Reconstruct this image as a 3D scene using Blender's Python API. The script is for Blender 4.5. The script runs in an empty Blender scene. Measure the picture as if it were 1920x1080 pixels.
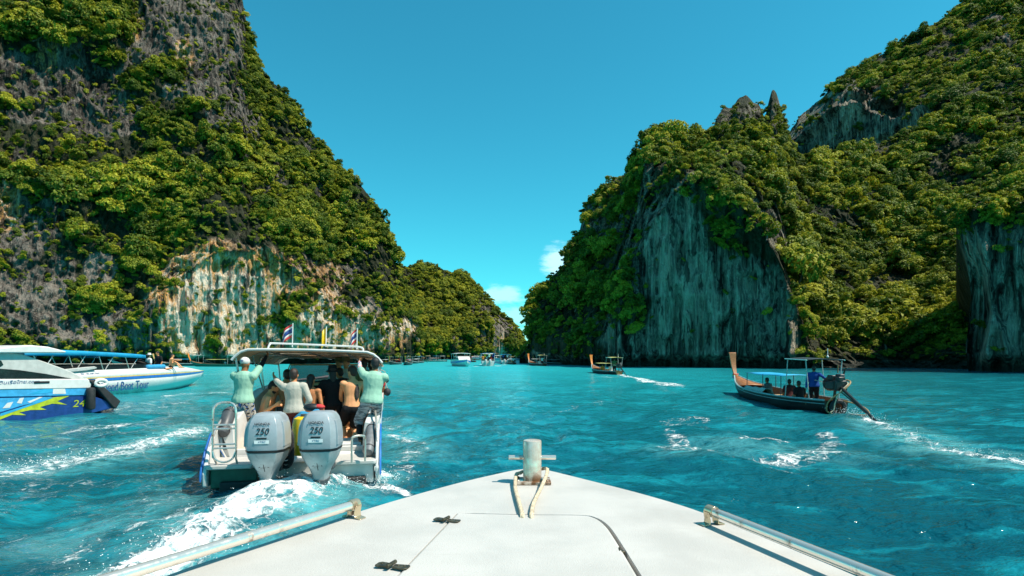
import bpy, bmesh, math, random
import numpy as np
from mathutils import Vector, Matrix, Euler
random.seed(7); RNG = np.random.default_rng(7)
R = math.radians
# ------------------------------------------------------------------ camera, sky, sun, exposure
F, HZ, H = 1100.0, 664.0, 2.15          # focal length in photo pixels, horizon row, eye height above the sea
S = bpy.context.scene
C = S.collection
cam = bpy.data.cameras.new('camera'); camo = bpy.data.objects.new('camera', cam); C.objects.link(camo)
camo.location = (0, 0, H); camo.rotation_euler = (R(90), 0, 0)
cam.sensor_width = 36; cam.lens = F/1920*36; cam.shift_y = (HZ-540)/1920
cam.clip_start = 0.05; cam.clip_end = 12000
S.camera = camo
S.view_settings.view_transform = 'Standard'; S.view_settings.look = 'None'
S.view_settings.exposure = 0.45; S.view_settings.gamma = 1.0; S.view_settings.use_curve_mapping = False
SUN_EL, SUN_AZ = 57.0, 106.0             # azimuth clockwise from straight ahead
SKY_STRENGTH, SUN_STRENGTH = 0.126, 5.0
S.cycles.use_denoising = True
S.cycles.max_bounces = 4; S.cycles.diffuse_bounces = 2; S.cycles.glossy_bounces = 3
S.cycles.transmission_bounces = 4; S.cycles.transparent_max_bounces = 6
S.cycles.caustics_reflective = False; S.cycles.caustics_refractive = False
S.cycles.sample_clamp_indirect = 6.0

class NT:
    "small helper to write node trees"
    def __init__(s, tree): s.t = tree; s.t.nodes.clear()
    def n(s, typ, **kw):
        nd = s.t.nodes.new(typ)
        for k, v in kw.items():
            if k.startswith('i_'):
                key = k[2:]; key = int(key) if key.isdigit() else key.replace('_', ' ')
                s.set(nd.inputs[key], v)
            else: setattr(nd, k, v)
        return nd
    def set(s, inp, v):
        if isinstance(v, bpy.types.NodeSocket): s.t.links.new(v, inp)
        elif isinstance(v, bpy.types.Node): s.t.links.new(v.outputs[0], inp)
        else: inp.default_value = v
    def math(s, op, a, b=None, c=None, clamp=False):
        m = s.n('ShaderNodeMath', operation=op, use_clamp=clamp); s.set(m.inputs[0], a)
        if b is not None: s.set(m.inputs[1], b)
        if c is not None: s.set(m.inputs[2], c)
        return m.outputs[0]
    def vmath(s, op, a, b=None):
        m = s.n('ShaderNodeVectorMath', operation=op); s.set(m.inputs[0], a)
        if b is not None: s.set(m.inputs[1], b)
        return m.outputs[1] if op in ('LENGTH', 'DOT_PRODUCT', 'DISTANCE') else m.outputs[0]
    def mix(s, f, a, b, blend='MIX'):
        m = s.n('ShaderNodeMix', data_type='RGBA', blend_type=blend)
        s.set(m.inputs[0], f); s.set(m.inputs[6], a); s.set(m.inputs[7], b)
        return m.outputs[2]
    def ss(s, v, lo, hi, a=0.0, b=1.0):
        m = s.n('ShaderNodeMapRange', interpolation_type='SMOOTHSTEP'); s.set(m.inputs[0], v)
        s.set(m.inputs[1], lo); s.set(m.inputs[2], hi); s.set(m.inputs[3], a); s.set(m.inputs[4], b)
        return m.outputs[0]
    def noise(s, vec, scale, detail=3.0, rough=0.55, dist=0.0):
        m = s.n('ShaderNodeTexNoise'); s.set(m.inputs['Vector'], vec)
        m.inputs['Scale'].default_value = scale; m.inputs['Detail'].default_value = detail
        m.inputs['Roughness'].default_value = rough; m.inputs['Distortion'].default_value = dist
        return m.outputs[0]
    def scale(s, vec, xyz):
        m = s.n('ShaderNodeMapping'); s.set(m.inputs[0], vec); m.inputs['Scale'].default_value = xyz
        return m.outputs[0]

def rgb(*c): return (c[0], c[1], c[2], 1.0)

W = bpy.data.worlds.new('World'); S.world = W; W.use_nodes = True
w = NT(W.node_tree)
sky = w.n('ShaderNodeTexSky', sky_type='NISHITA', sun_disc=False, sun_elevation=R(SUN_EL), sun_rotation=R(SUN_AZ),
          altitude=0.0, air_density=1.0, dust_density=0.2, ozone_density=2.0)
tint = w.mix(1.0, sky.outputs[0], rgb(0.18, 1.03, 0.95), 'MULTIPLY')
gen = w.n('ShaderNodeTexCoord').outputs['Generated']
nz = w.noise(gen, 14.0, 3.0, 0.6)
nz2 = w.noise(w.scale(gen, (1, 1, 3.0)), 38.0, 4.0, 0.6)
def pxdir(px, py):
    v = Vector(((px-960)/F, 1.0, (HZ-py)/F)); return v.normalized()
cl = None
blobs = [(1046, 488, 34, 36, .55), (944, 553, 44, 19, .42), (972, 592, 44, 24, .32), (1010, 640, 90, 40, .3),
         (2700, 420, 300, 60, .7), (-1500, 380, 400, 70, .7), (2200, 500, 220, 50, .6)]
for (px, py, rx, ry, a) in blobs:
    c = pxdir(px, py)
    d = w.vmath('SUBTRACT', gen, tuple(c))
    d = w.vmath('MULTIPLY', d, (F/rx, F/rx, F/ry))
    l = w.vmath('LENGTH', d)
    l = w.math('ADD', l, w.math('MULTIPLY', w.math('SUBTRACT', nz2, 0.5), 1.5))
    l = w.math('ADD', l, w.math('MULTIPLY', w.math('SUBTRACT', nz, 0.5), 1.2))
    m = w.math('MULTIPLY', w.ss(l, 1.15, 0.35), a)
    cl = m if cl is None else w.math('MAXIMUM', cl, m)
col = w.mix(cl, tint, rgb(6.5, 8.6, 9.4))
bg = w.n('ShaderNodeBackground'); w.set(bg.inputs[0], col); bg.inputs[1].default_value = SKY_STRENGTH
out = w.n('ShaderNodeOutputWorld'); w.set(out.inputs[0], bg.outputs[0])

sl = bpy.data.lights.new('sun', 'SUN'); slo = bpy.data.objects.new('sun', sl); C.objects.link(slo)
sl.energy = SUN_STRENGTH; sl.angle = R(0.53); sl.color = (1.0, 0.92, 0.80)
sv = Vector((math.sin(R(SUN_AZ))*math.cos(R(SUN_EL)), math.cos(R(SUN_AZ))*math.cos(R(SUN_EL)), math.sin(R(SUN_EL))))
slo.rotation_euler = (-sv).to_track_quat('-Z', 'Y').to_euler(); slo.location = sv*200

# ------------------------------------------------------------------ helpers
def P(px, py, Y): return Vector(((px-960)/F*Y, Y, H-(py-HZ)/F*Y))
def on_sea(px, py, z=0.0):
    Y = F*(H-z)/(py-HZ); return Vector(((px-960)/F*Y, Y, z))
def hash3(ix, iy, iz, seed):
    h = (ix.astype(np.int64)*374761393 + iy.astype(np.int64)*668265263 + iz.astype(np.int64)*2147483647 + seed*1274126177) & 0xffffffff
    h = ((h ^ (h >> 13))*1274126177) & 0xffffffff
    h = ((h ^ (h >> 16))*2246822519) & 0xffffffff
    return ((h ^ (h >> 15)) & 0xffff)/65535.0
def vnoise(p, seed=0):
    i = np.floor(p); f = p-i; f = f*f*f*(f*(f*6-15)+10); ix, iy, iz = i[:, 0], i[:, 1], i[:, 2]
    r = 0
    for dx in (0, 1):
        for dy in (0, 1):
            for dz in (0, 1):
                wgt = (f[:, 0] if dx else 1-f[:, 0])*(f[:, 1] if dy else 1-f[:, 1])*(f[:, 2] if dz else 1-f[:, 2])
                r = r + wgt*hash3(ix+dx, iy+dy, iz+dz, seed)
    return r*2-1
def fbm(p, octv=4, seed=0, gain=0.5, ridged=False):
    a, s, r = 1.0, 0.0, 0
    for o in range(octv):
        v = vnoise(p*(2.03**o)+o*17.3, seed+o)
        if ridged: v = 1-2*np.abs(v)
        r = r + a*v; s += a; a *= gain
    return r/s
def sstep(x, a, b):
    t = np.clip((x-a)/(b-a), 0, 1); return t*t*(3-2*t)

def link(o, parent=None):
    C.objects.link(o)
    if parent is not None: o.parent = parent
    return o
def tag(o, label=None, cat=None, group=None, kind=None):
    if label: o['label'] = label
    if cat: o['category'] = cat
    if group: o['group'] = group
    if kind: o['kind'] = kind
    return o
def thing(name, loc, rz=0.0, label=None, cat=None, group=None):
    o = bpy.data.objects.new(name, None); o.empty_display_size = 0.2
    o.location = loc; o.rotation_euler = (0, 0, rz); C.objects.link(o)
    return tag(o, label, cat, group)
def copy_tree(o, parent=None):
    c = o.copy(); C.objects.link(c); c.parent = parent
    for ch in list(o.children): copy_tree(ch, c)
    return c
def mesh_np(name, verts, faces4, mat, smooth=True, attrs=None):
    me = bpy.data.meshes.new(name)
    verts = np.asarray(verts, dtype=np.float32); faces4 = np.asarray(faces4, dtype=np.int32); k = faces4.shape[1]
    me.vertices.add(len(verts)); me.vertices.foreach_set('co', verts.ravel())
    me.loops.add(faces4.size); me.loops.foreach_set('vertex_index', faces4.ravel())
    me.polygons.add(len(faces4)); me.polygons.foreach_set('loop_start', np.arange(0, faces4.size, k, dtype=np.int32))
    if smooth: me.polygons.foreach_set('use_smooth', np.ones(len(faces4), dtype=bool))
    for nm, v in (attrs or {}).items():
        a = me.attributes.new(nm, 'FLOAT', 'POINT'); a.data.foreach_set('value', np.asarray(v, dtype=np.float32))
    me.update(calc_edges=True)
    if mat: me.materials.append(mat)
    return me

# ------------------------------------------------------------------ materials
MATS = {}
def material(name):
    m = bpy.data.materials.new(name); m.use_nodes = True; MATS[name] = m
    t = NT(m.node_tree); o = t.n('ShaderNodeOutputMaterial'); b = t.n('ShaderNodeBsdfPrincipled')
    t.t.links.new(b.outputs[0], o.inputs[0])
    return m, t, b, o
def simple(name, col, rough=0.5, metal=0.0, var=0.25, scale=6.0, bump=0.0, bscale=40.0, spec=0.5, stretch=(1, 1, 1), dirt=None, coat=0.0):
    "painted or plain surface with uneven tone, fine relief and optional grime"
    m, t, b, o = material(name)
    oc = t.n('ShaderNodeTexCoord').outputs['Object']
    v = t.scale(oc, stretch)
    n1 = t.noise(v, scale, 5.0, 0.6)
    c = t.mix(t.ss(n1, 0.3, 0.7), rgb(*[x*(1-var) for x in col]), rgb(*[min(1, x*(1+var*0.5)) for x in col]))
    if dirt:
        n2 = t.noise(v, scale*2.3, 6.0, 0.7)
        c = t.mix(t.ss(n2, 0.55, 0.75, 0.0, dirt[1]), c, rgb(*dirt[0]))
    t.set(b.inputs['Base Color'], c)
    b.inputs['Metallic'].default_value = metal; b.inputs['Specular IOR Level'].default_value = spec
    t.set(b.inputs['Roughness'], t.ss(n1, 0.2, 0.8, max(0.02, rough*0.8), min(1, rough*1.2)))
    if coat: b.inputs['Coat Weight'].default_value = coat
    if bump:
        bm = t.n('ShaderNodeBump'); bm.inputs['Strength'].default_value = bump; bm.inputs['Distance'].default_value = 0.02
        t.set(bm.inputs['Height'], t.noise(v, bscale, 4.0, 0.6)); t.set(b.inputs['Normal'], bm.outputs[0])
    return m

def rock_material(name, light, dark, warm):
    m, t, b, o = material(name)
    geo = t.n('ShaderNodeNewGeometry'); pos = geo.outputs['Position']
    veg = t.n('ShaderNodeAttribute', attribute_name='veg').outputs['Fac']
    och = t.n('ShaderNodeAttribute', attribute_name='ochre').outputs['Fac']
    pale = t.n('ShaderNodeAttribute', attribute_name='pale').outputs['Fac']
    warp = t.n('ShaderNodeTexNoise'); t.set(warp.inputs['Vector'], pos); warp.inputs['Scale'].default_value = 0.16; warp.inputs['Detail'].default_value = 3
    wv = t.vmath('ADD', pos, t.vmath('MULTIPLY', t.vmath('SUBTRACT', warp.outputs['Color'], (.5, .5, .5)), (0.8, 0.8, 0.0)))
    st = t.noise(t.scale(wv, (1, 1, 0.055)), 0.85, 4.0, 0.66)
    st2 = t.noise(t.scale(wv, (1, 1, 0.10)), 0.36, 4.0, 0.6)
    big = t.noise(pos, 0.10, 2.0, 0.6); fine = t.noise(pos, 2.2, 3.0, 0.7)
    k = t.math('ADD', t.math('MULTIPLY', st, 0.62), t.math('MULTIPLY', st2, 0.32))
    k = t.math('ADD', k, t.math('MULTIPLY', fine, 0.14))
    k = t.math('ADD', k, t.math('MULTIPLY', t.math('SUBTRACT', big, 0.5), 0.30))
    st3 = t.noise(t.scale(wv, (1, 1, 0.05)), 2.6, 3.0, 0.6)
    k = t.math('ADD', k, t.math('MULTIPLY', t.math('SUBTRACT', st3, 0.5), 0.42))
    k = t.math('ADD', k, t.math('MULTIPLY', pale, 0.16))
    c = t.n('ShaderNodeValToRGB'); t.set(c.inputs[0], k); r = c.color_ramp
    r.elements[0].position = 0.44; r.elements[0].color = rgb(*dark)
    r.elements[1].position = 0.70; r.elements[1].color = rgb(*light)
    e = r.elements.new(0.54); e.color = rgb(*[0.62*a+0.38*b_ for a, b_ in zip(dark, light)])
    ow = t.math('MULTIPLY', och, t.ss(t.noise(t.scale(wv, (1, 1, 0.16)), 0.5, 4.0, 0.6), 0.30, 0.52), clamp=True)
    wr = t.n('ShaderNodeValToRGB'); t.set(wr.inputs[0], k); q = wr.color_ramp
    q.elements[0].position = 0.42; q.elements[0].color = rgb(0.06, 0.05, 0.042)
    q.elements[1].position = 0.72; q.elements[1].color = rgb(0.66, 0.58, 0.46)
    e = q.elements.new(0.53); e.color = rgb(*warm)
    cc = t.mix(ow, c.outputs[0], wr.outputs[0])
    crk = t.ss(t.noise(t.scale(wv, (1, 1, 0.22)), 0.62, 3.0, 0.55), 0.43, 0.36)
    cc = t.mix(t.math('MULTIPLY', crk, 0.8), cc, rgb(0.018, 0.017, 0.016))
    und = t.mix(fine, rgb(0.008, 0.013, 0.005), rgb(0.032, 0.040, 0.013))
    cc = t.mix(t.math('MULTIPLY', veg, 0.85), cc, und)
    z = t.n('ShaderNodeSeparateXYZ'); t.set(z.inputs[0], pos)
    wet = t.ss(t.math('ADD', z.outputs[2], t.math('MULTIPLY', fine, 1.4)), 2.4, 1.2)
    cc = t.mix(t.math('MULTIPLY', wet, 0.9), cc, rgb(0.016, 0.022, 0.018))
    t.set(b.inputs['Base Color'], cc); b.inputs['Roughness'].default_value = 0.9; b.inputs['Specular IOR Level'].default_value = 0.2
    h = t.math('ADD', t.noise(t.scale(pos, (1, 1, 0.35)), 1.3, 4.0, 0.68), t.math('MULTIPLY', st, 1.6))
    bm = t.n('ShaderNodeBump'); bm.inputs['Strength'].default_value = 1.0; bm.inputs['Distance'].default_value = 1.1
    t.set(bm.inputs['Height'], h); t.set(b.inputs['Normal'], bm.outputs[0])
    return m
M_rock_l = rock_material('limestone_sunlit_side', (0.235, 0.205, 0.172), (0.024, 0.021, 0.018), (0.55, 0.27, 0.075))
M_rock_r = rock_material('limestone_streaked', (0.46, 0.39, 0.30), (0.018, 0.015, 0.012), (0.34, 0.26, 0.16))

def leaf_material(name, dark, mid, bright):
    m, t, b, o = material(name)
    oi = t.n('ShaderNodeObjectInfo'); pos = t.n('ShaderNodeNewGeometry').outputs['Position']
    tone = t.n('ShaderNodeAttribute', attribute_name='tone').outputs['Fac']
    big = t.noise(pos, 0.055, 3.0, 0.6)
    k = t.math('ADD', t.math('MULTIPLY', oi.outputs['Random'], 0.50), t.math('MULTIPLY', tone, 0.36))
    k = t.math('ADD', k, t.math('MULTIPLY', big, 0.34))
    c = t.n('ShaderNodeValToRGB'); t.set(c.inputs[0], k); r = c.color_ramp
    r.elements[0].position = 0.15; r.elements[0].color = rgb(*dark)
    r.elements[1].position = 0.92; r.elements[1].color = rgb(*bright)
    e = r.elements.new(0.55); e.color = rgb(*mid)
    t.set(b.inputs['Base Color'], c.outputs[0]); b.inputs['Roughness'].default_value = 0.62; b.inputs['Specular IOR Level'].default_value = 0.22
    tr = t.n('ShaderNodeBsdfTranslucent'); t.set(tr.inputs[0], c.outputs[0])
    mx = t.n('ShaderNodeMixShader'); mx.inputs[0].default_value = 0.28
    t.t.links.new(b.outputs[0], mx.inputs[1]); t.t.links.new(tr.outputs[0], mx.inputs[2]); t.t.links.new(mx.outputs[0], o.inputs[0])
    return m
M_leaf = leaf_material('jungle_leaves', (0.018, 0.042, 0.008), (0.115, 0.165, 0.014), (0.42, 0.40, 0.026))
M_bark = simple('pale_bark', (0.16, 0.13, 0.10), 0.9, var=0.5, scale=3.0, bump=0.6, bscale=9.0)
# ------------------------------------------------------------------ foliage prototypes
def crown_mesh(name, seed, lobes, n, leaf, flat=1.0, up=0.45):
    "crown of unit radius: leaf sprays spread over the shells of several lobes"
    rg = np.random.default_rng(seed); V = []; T = []
    per = n//len(lobes)
    for (cx, cy, cz, r, rz) in lobes:
        d = rg.normal(size=(per*2, 3)); d /= np.linalg.norm(d, axis=1)[:, None]
        d = d[d[:, 2] > -0.35][:per]
        rad = 1-0.32*rg.random(len(d))**2
        rough = 1+0.22*vnoise(d*2.6+seed*3.1+cx*9, seed)
        p = np.array([cx, cy, cz])+d*(rad*rough)[:, None]*np.array([r, r, rz])
        nrm = d*0.75+np.array([0, 0, up])+rg.normal(size=d.shape)*0.42; nrm /= np.linalg.norm(nrm, axis=1)[:, None]
        a = np.cross(nrm, rg.normal(size=d.shape)); a /= np.linalg.norm(a, axis=1)[:, None]; b = np.cross(nrm, a)
        sz = leaf*(0.55+0.9*rg.random(len(d)))[:, None]
        q = np.stack([p-a*sz*0.95, p-b*sz*0.5+a*sz*0.1, p+a*sz*0.95-nrm*sz*0.25, p+b*sz*0.5+a*sz*0.1], axis=1)
        V.append(q.reshape(-1, 3))
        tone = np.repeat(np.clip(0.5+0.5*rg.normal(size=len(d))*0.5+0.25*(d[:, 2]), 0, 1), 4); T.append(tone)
    V = np.concatenate(V); T = np.concatenate(T)
    return mesh_np(name, V, np.arange(len(V)).reshape(-1, 4), M_leaf, smooth=False, attrs={'tone': T})
def lobe_set(seed, k, spread, zlo, zhi, rlo, rhi, flat):
    rg = random.Random(seed); L = [(0, 0, zhi*0.8, rhi, rhi*flat)]
    for i in range(k):
        a = i*2.399+rg.random(); d = spread*(0.55+0.5*rg.random()); r = rlo+(rhi-rlo)*rg.random()
        L.append((math.cos(a)*d, math.sin(a)*d, zlo+(zhi-zlo)*rg.random()*(1.15-d*0.5), r, r*flat))
    return L
CROWNS = []
specs = [(1, 11, .66, .15, .80, .20, .40, .85), (2, 8, .62, .30, .65, .26, .46, .55), (3, 13, .70, .05, .85, .16, .34, .90), (4, 9, .55, .20, 1.0, .20, .40, .95), (8, 14, .72, .0, .95, .14, .30, 1.0), (9, 9, .60, .1, .7, .22, .42, .8),
         (5, 10, .70, .20, .55, .20, .36, .55), (6, 5, .55, .15, .50, .34, .52, .62), (7, 8, .58, .05, 1.1, .22, .38, .75)]
for (sd, k, sp, zl, zh, rl, rh, fl) in specs:
    CROWNS.append(crown_mesh('crown_%d' % sd, sd, lobe_set(sd, k, sp, zl, zh, rl, rh, fl), 1300, 0.085))
SHRUBS = [crown_mesh('shrub_%d' % sd, 20+sd, lobe_set(20+sd, 3, .5, .1, .45, .3, .55, .75), 360, 0.14) for sd in range(4)]
def trunk_mesh(seed):
    bm = bmesh.new(); rg = random.Random(seed)
    def limb(a, b, r0, r1):
        a, b = Vector(a), Vector(b); ax = (b-a); q = ax.to_track_quat('Z', 'Y'); k = 6; rings = []
        for i in range(4):
            f = i/3; c = a.lerp(b, f)+Vector((rg.uniform(-1, 1), rg.uniform(-1, 1), 0))*0.03*(0 < i < 3); r = r0+(r1-r0)*f
            rings.append([bm.verts.new(c+q@Vector((math.cos(t*2*math.pi/k)*r, math.sin(t*2*math.pi/k)*r, 0))) for t in range(k)])
        for i in range(3):
            for t in range(k): bm.faces.new((rings[i][t], rings[i][(t+1) % k], rings[i+1][(t+1) % k], rings[i+1][t]))
        bm.faces.new(rings[-1])
    limb((0, 0, -0.55), (0.05, 0.02, 0.2), 0.05, 0.035)
    for i in range(5):
        a = i*1.3+rg.random(); limb((0.04, 0.02, 0.05+0.06*i), (math.cos(a)*0.45, math.sin(a)*0.45, 0.4+0.3*rg.random()), 0.022, 0.008)
    me = bpy.data.meshes.new('trunk'); bm.to_mesh(me); bm.free(); me.materials.append(M_bark)
    for p in me.polygons: p.use_smooth = True
    return me
TRUNKS = [trunk_mesh(i) for i in range(3)]
proto_col = bpy.data.collections.new('foliage_prototypes')
for i, me in enumerate(CROWNS+SHRUBS):
    proto_col.objects.link(bpy.data.objects.new('proto_%02d' % i, me))

def gn_scatter(name, pos, rot, scl, idx, mat):
    me = bpy.data.meshes.new(name); me.vertices.add(len(pos)); me.vertices.foreach_set('co', pos.astype(np.float32).ravel())
    a = me.attributes.new('rot', 'FLOAT_VECTOR', 'POINT'); a.data.foreach_set('vector', rot.astype(np.float32).ravel())
    a = me.attributes.new('scl', 'FLOAT_VECTOR', 'POINT'); a.data.foreach_set('vector', scl.astype(np.float32).ravel())
    a = me.attributes.new('pick', 'INT', 'POINT'); a.data.foreach_set('value', idx.astype(np.int32))
    me.materials.append(mat)
    ob = link(bpy.data.objects.new(name, me))
    g = bpy.data.node_groups.new(name, 'GeometryNodeTree')
    g.interface.new_socket('Geometry', in_out='INPUT', socket_type='NodeSocketGeometry')
    g.interface.new_socket('Geometry', in_out='OUTPUT', socket_type='NodeSocketGeometry')
    N, Lk = g.nodes, g.links
    gi, go = N.new('NodeGroupInput'), N.new('NodeGroupOutput')
    ci = N.new('GeometryNodeCollectionInfo'); ci.inputs['Collection'].default_value = proto_col; ci.inputs['Separate Children'].default_value = True; ci.inputs['Reset Children'].default_value = True
    ip = N.new('GeometryNodeInstanceOnPoints'); ip.inputs['Pick Instance'].default_value = True
    mp = N.new('GeometryNodeMeshToPoints')
    def attr(nm, dt):
        x = N.new('GeometryNodeInputNamedAttribute'); x.data_type = dt; x.inputs['Name'].default_value = nm; return x.outputs[0]
    e2r = N.new('FunctionNodeEulerToRotation')
    Lk.new(gi.outputs[0], mp.inputs[0]); Lk.new(mp.outputs[0], ip.inputs['Points']); Lk.new(ci.outputs[0], ip.inputs['Instance'])
    Lk.new(attr('pick', 'INT'), ip.inputs['Instance Index'])
    Lk.new(attr('rot', 'FLOAT_VECTOR'), e2r.inputs[0]); Lk.new(e2r.outputs[0], ip.inputs['Rotation'])
    Lk.new(attr('scl', 'FLOAT_VECTOR'), ip.inputs['Scale'])
    Lk.new(ip.outputs[0], go.inputs[0])
    md = ob.modifiers.new('scatter', 'NODES'); md.node_group = g
    return ob

# ------------------------------------------------------------------ cliffs
def interp(pts, x):
    a = np.array(pts, float); return np.interp(x, a[:, 0], a[:, 1])
def smooth1(y, k):
    if k < 2: return y
    ker = np.hanning(k+2)[1:-1]; ker /= ker.sum(); return np.convolve(np.pad(y, k//2, mode='edge'), ker, mode='valid')[:len(y)]
TREES = []      # single trees picked later
def ell(px, py, list_, nz):
    m = np.zeros_like(px)
    for e in list_:
        cx, cy, rx, ry = e[:4]; s = e[4] if len(e) > 4 else 1.0; a = R(e[5]) if len(e) > 5 else 0.0
        dx, dy = px-cx, py-cy; u = dx*math.cos(a)+dy*math.sin(a); v = -dx*math.sin(a)+dy*math.cos(a)
        d = np.sqrt((u/rx)**2+(v/ry)**2)+nz*0.95
        m = np.maximum(m, s*sstep(d, 1.15, 0.75))
    return m
def cliff(name, x0, x1, step, rows, skyline, base, top_d, wall, mat, seed, rock=(), ochre=(), pale=(), recess=(), bulge=(), back=60, amp=1.0, lean=0.02, sky_smooth=3, sink=0.0, bend=None):
    xs = np.arange(x0, x1+step*0.5, step); n = len(xs)
    sk = smooth1(interp(skyline, xs), sky_smooth); db = smooth1(interp(base, xs), 25); dt = smooth1(interp(top_d, xs), 25)
    yw = smooth1(interp(wall, xs), 9) if wall else np.full(n, 2000.0)
    sk = sk+5.0*fbm(np.stack([xs*.06, 0*xs, 0*xs], 1), 4, seed+60, .6)*np.clip((HZ-20-sk)/60, 0, 1)
    yb = HZ+F*H/db                                                     # waterline row
    t = np.linspace(0, 1, rows)[:, None]
    py = yb[None]+(sk-yb)[None]*t; px = np.broadcast_to(xs[None], py.shape)
    if bend: px = px+interp(bend, py.ravel()).reshape(py.shape)*np.clip(1-(xs-x0)/160, 0, 1)[None]
    up = np.clip((np.minimum(yw, yb)[None]-py)/np.maximum(np.minimum(yw, yb)-sk, 1.0)[None], 0, 1)   # share of the way from wall top to crest
    below = np.clip((yb[None]-py)/F*db[None], 0, None)
    d = db[None]+below*lean*(up <= 0)+(dt-db)[None]*up
    P0 = np.stack([(px-960)/F*d, d, H-(py-HZ)/F*d], axis=-1).reshape(-1, 3)
    pxf, pyf = px.ravel(), py.ravel()
    nz = fbm(P0*np.array([.12, .12, .09]), 4, seed+40, 0.6)
    out = amp*(3.0*fbm(P0*np.array([.045, .045, .03]), 3, seed)+2.2*fbm(P0*np.array([.13, .13, .045]), 3, seed+5, ridged=True)
               + 1.1*fbm(P0*np.array([.30, .30, .22]), 4, seed+9)+0.75*fbm(P0*np.array([.8, .8, .30]), 3, seed+13, ridged=True)+0.95*fbm(P0*np.array([.95, .95, .07]), 2, seed+15, ridged=True))
    # ledges: vertical steps with little shelves
    lz = P0[:, 2]*0.11+1.3*vnoise(P0*0.05, seed+21); fr = lz-np.floor(lz)
    out = out+amp*1.3*(0.5+0.5*vnoise(P0*0.03, seed+22))*(0.5-np.where(fr < 0.8, fr/0.8, (1-fr)/0.2))
    rec = ell(pxf, pyf, [e[:4]+(1,) for e in recess], nz*0.5) if recess else 0*nz
    for e in recess:
        out = out-e[4]*ell(pxf, pyf, [e[:4]+(1,)], nz*0.5)
    for e in bulge:
        dd = np.exp(-(((pxf-e[0])/e[2])**2+((pyf-e[1])/e[3])**2)); out = out+e[4]*dd
    fade = np.minimum(1, (1-np.repeat(t[:, 0], n))*8+0.25)
    notch = -2.6*sstep(P0[:, 2], 2.3, 0.6)                              # tide notch
    out = out*fade+notch
    dirv = np.array([0.0, 0.0, 0.0])[None]-P0*np.array([1, 1, 0])[None]; dirv /= np.linalg.norm(dirv, axis=1)[:, None]
    Pd = P0+dirv*out[:, None]
    Pd[:, 2] += sink
    G = Pd.reshape(rows, n, 3)
    under = G[0:1].copy(); under[..., 2] = -2.5
    crest = G[-1]; rad = crest*np.array([1, 1, 0]); rad /= np.linalg.norm(rad, axis=1)[:, None]
    backs = []
    for k, (f, hz) in enumerate([(0.12, .96), (0.35, .86), (0.7, .55), (1.0, -0.02)]):
        b = crest+rad*back*f; b[:, 2] = crest[:, 2]*hz; backs.append(b[None])
    G2 = np.concatenate([under, G]+backs); nr = G2.shape[0]
    ii = (np.arange(nr-1)[:, None]*n+np.arange(n-1)[None]).ravel()
    faces = np.stack([ii, ii+1, ii+n+1, ii+n], axis=1)
    rk = ell(pxf, pyf, rock, nz) if len(rock) else 0*nz
    vegd = np.clip(1-rk, 0, 1)
    def ext(a, v): return np.concatenate([np.full(n, v), a, np.full(4*n, 1.0)])
    oc = ell(pxf, pyf, ochre, nz) if len(ochre) else 0*nz
    pl = ell(pxf, pyf, pale, nz) if len(pale) else 0*nz
    me = mesh_np(name, G2.reshape(-1, 3), faces, mat, True, {'veg': ext(sstep(vegd, .35, .8), 0), 'ochre': np.concatenate([0*oc[:n], oc, np.zeros(4*n)]), 'pale': np.concatenate([0*pl[:n], pl, np.zeros(4*n)])})
    ob = link(bpy.data.objects.new(name, me)); tag(ob, kind='structure')
    # normals of the front for planting
    gx = np.gradient(G, axis=1); gy = np.gradient(G, axis=0); nr_ = np.cross(gx, gy); ar = np.linalg.norm(nr_, axis=2); nr_ = nr_/np.maximum(ar, 1e-9)[..., None]
    flip = np.sum(nr_*G, axis=2) > 0; nr_[flip] *= -1
    return dict(ob=ob, pos=G.reshape(-1, 3), nrm=nr_.reshape(-1, 3), area=ar.ravel(), veg=vegd, px=pxf, py=pyf, t=np.repeat(t[:, 0], n), back=G2[rows+1:rows+4].reshape(-1, 3))

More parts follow.
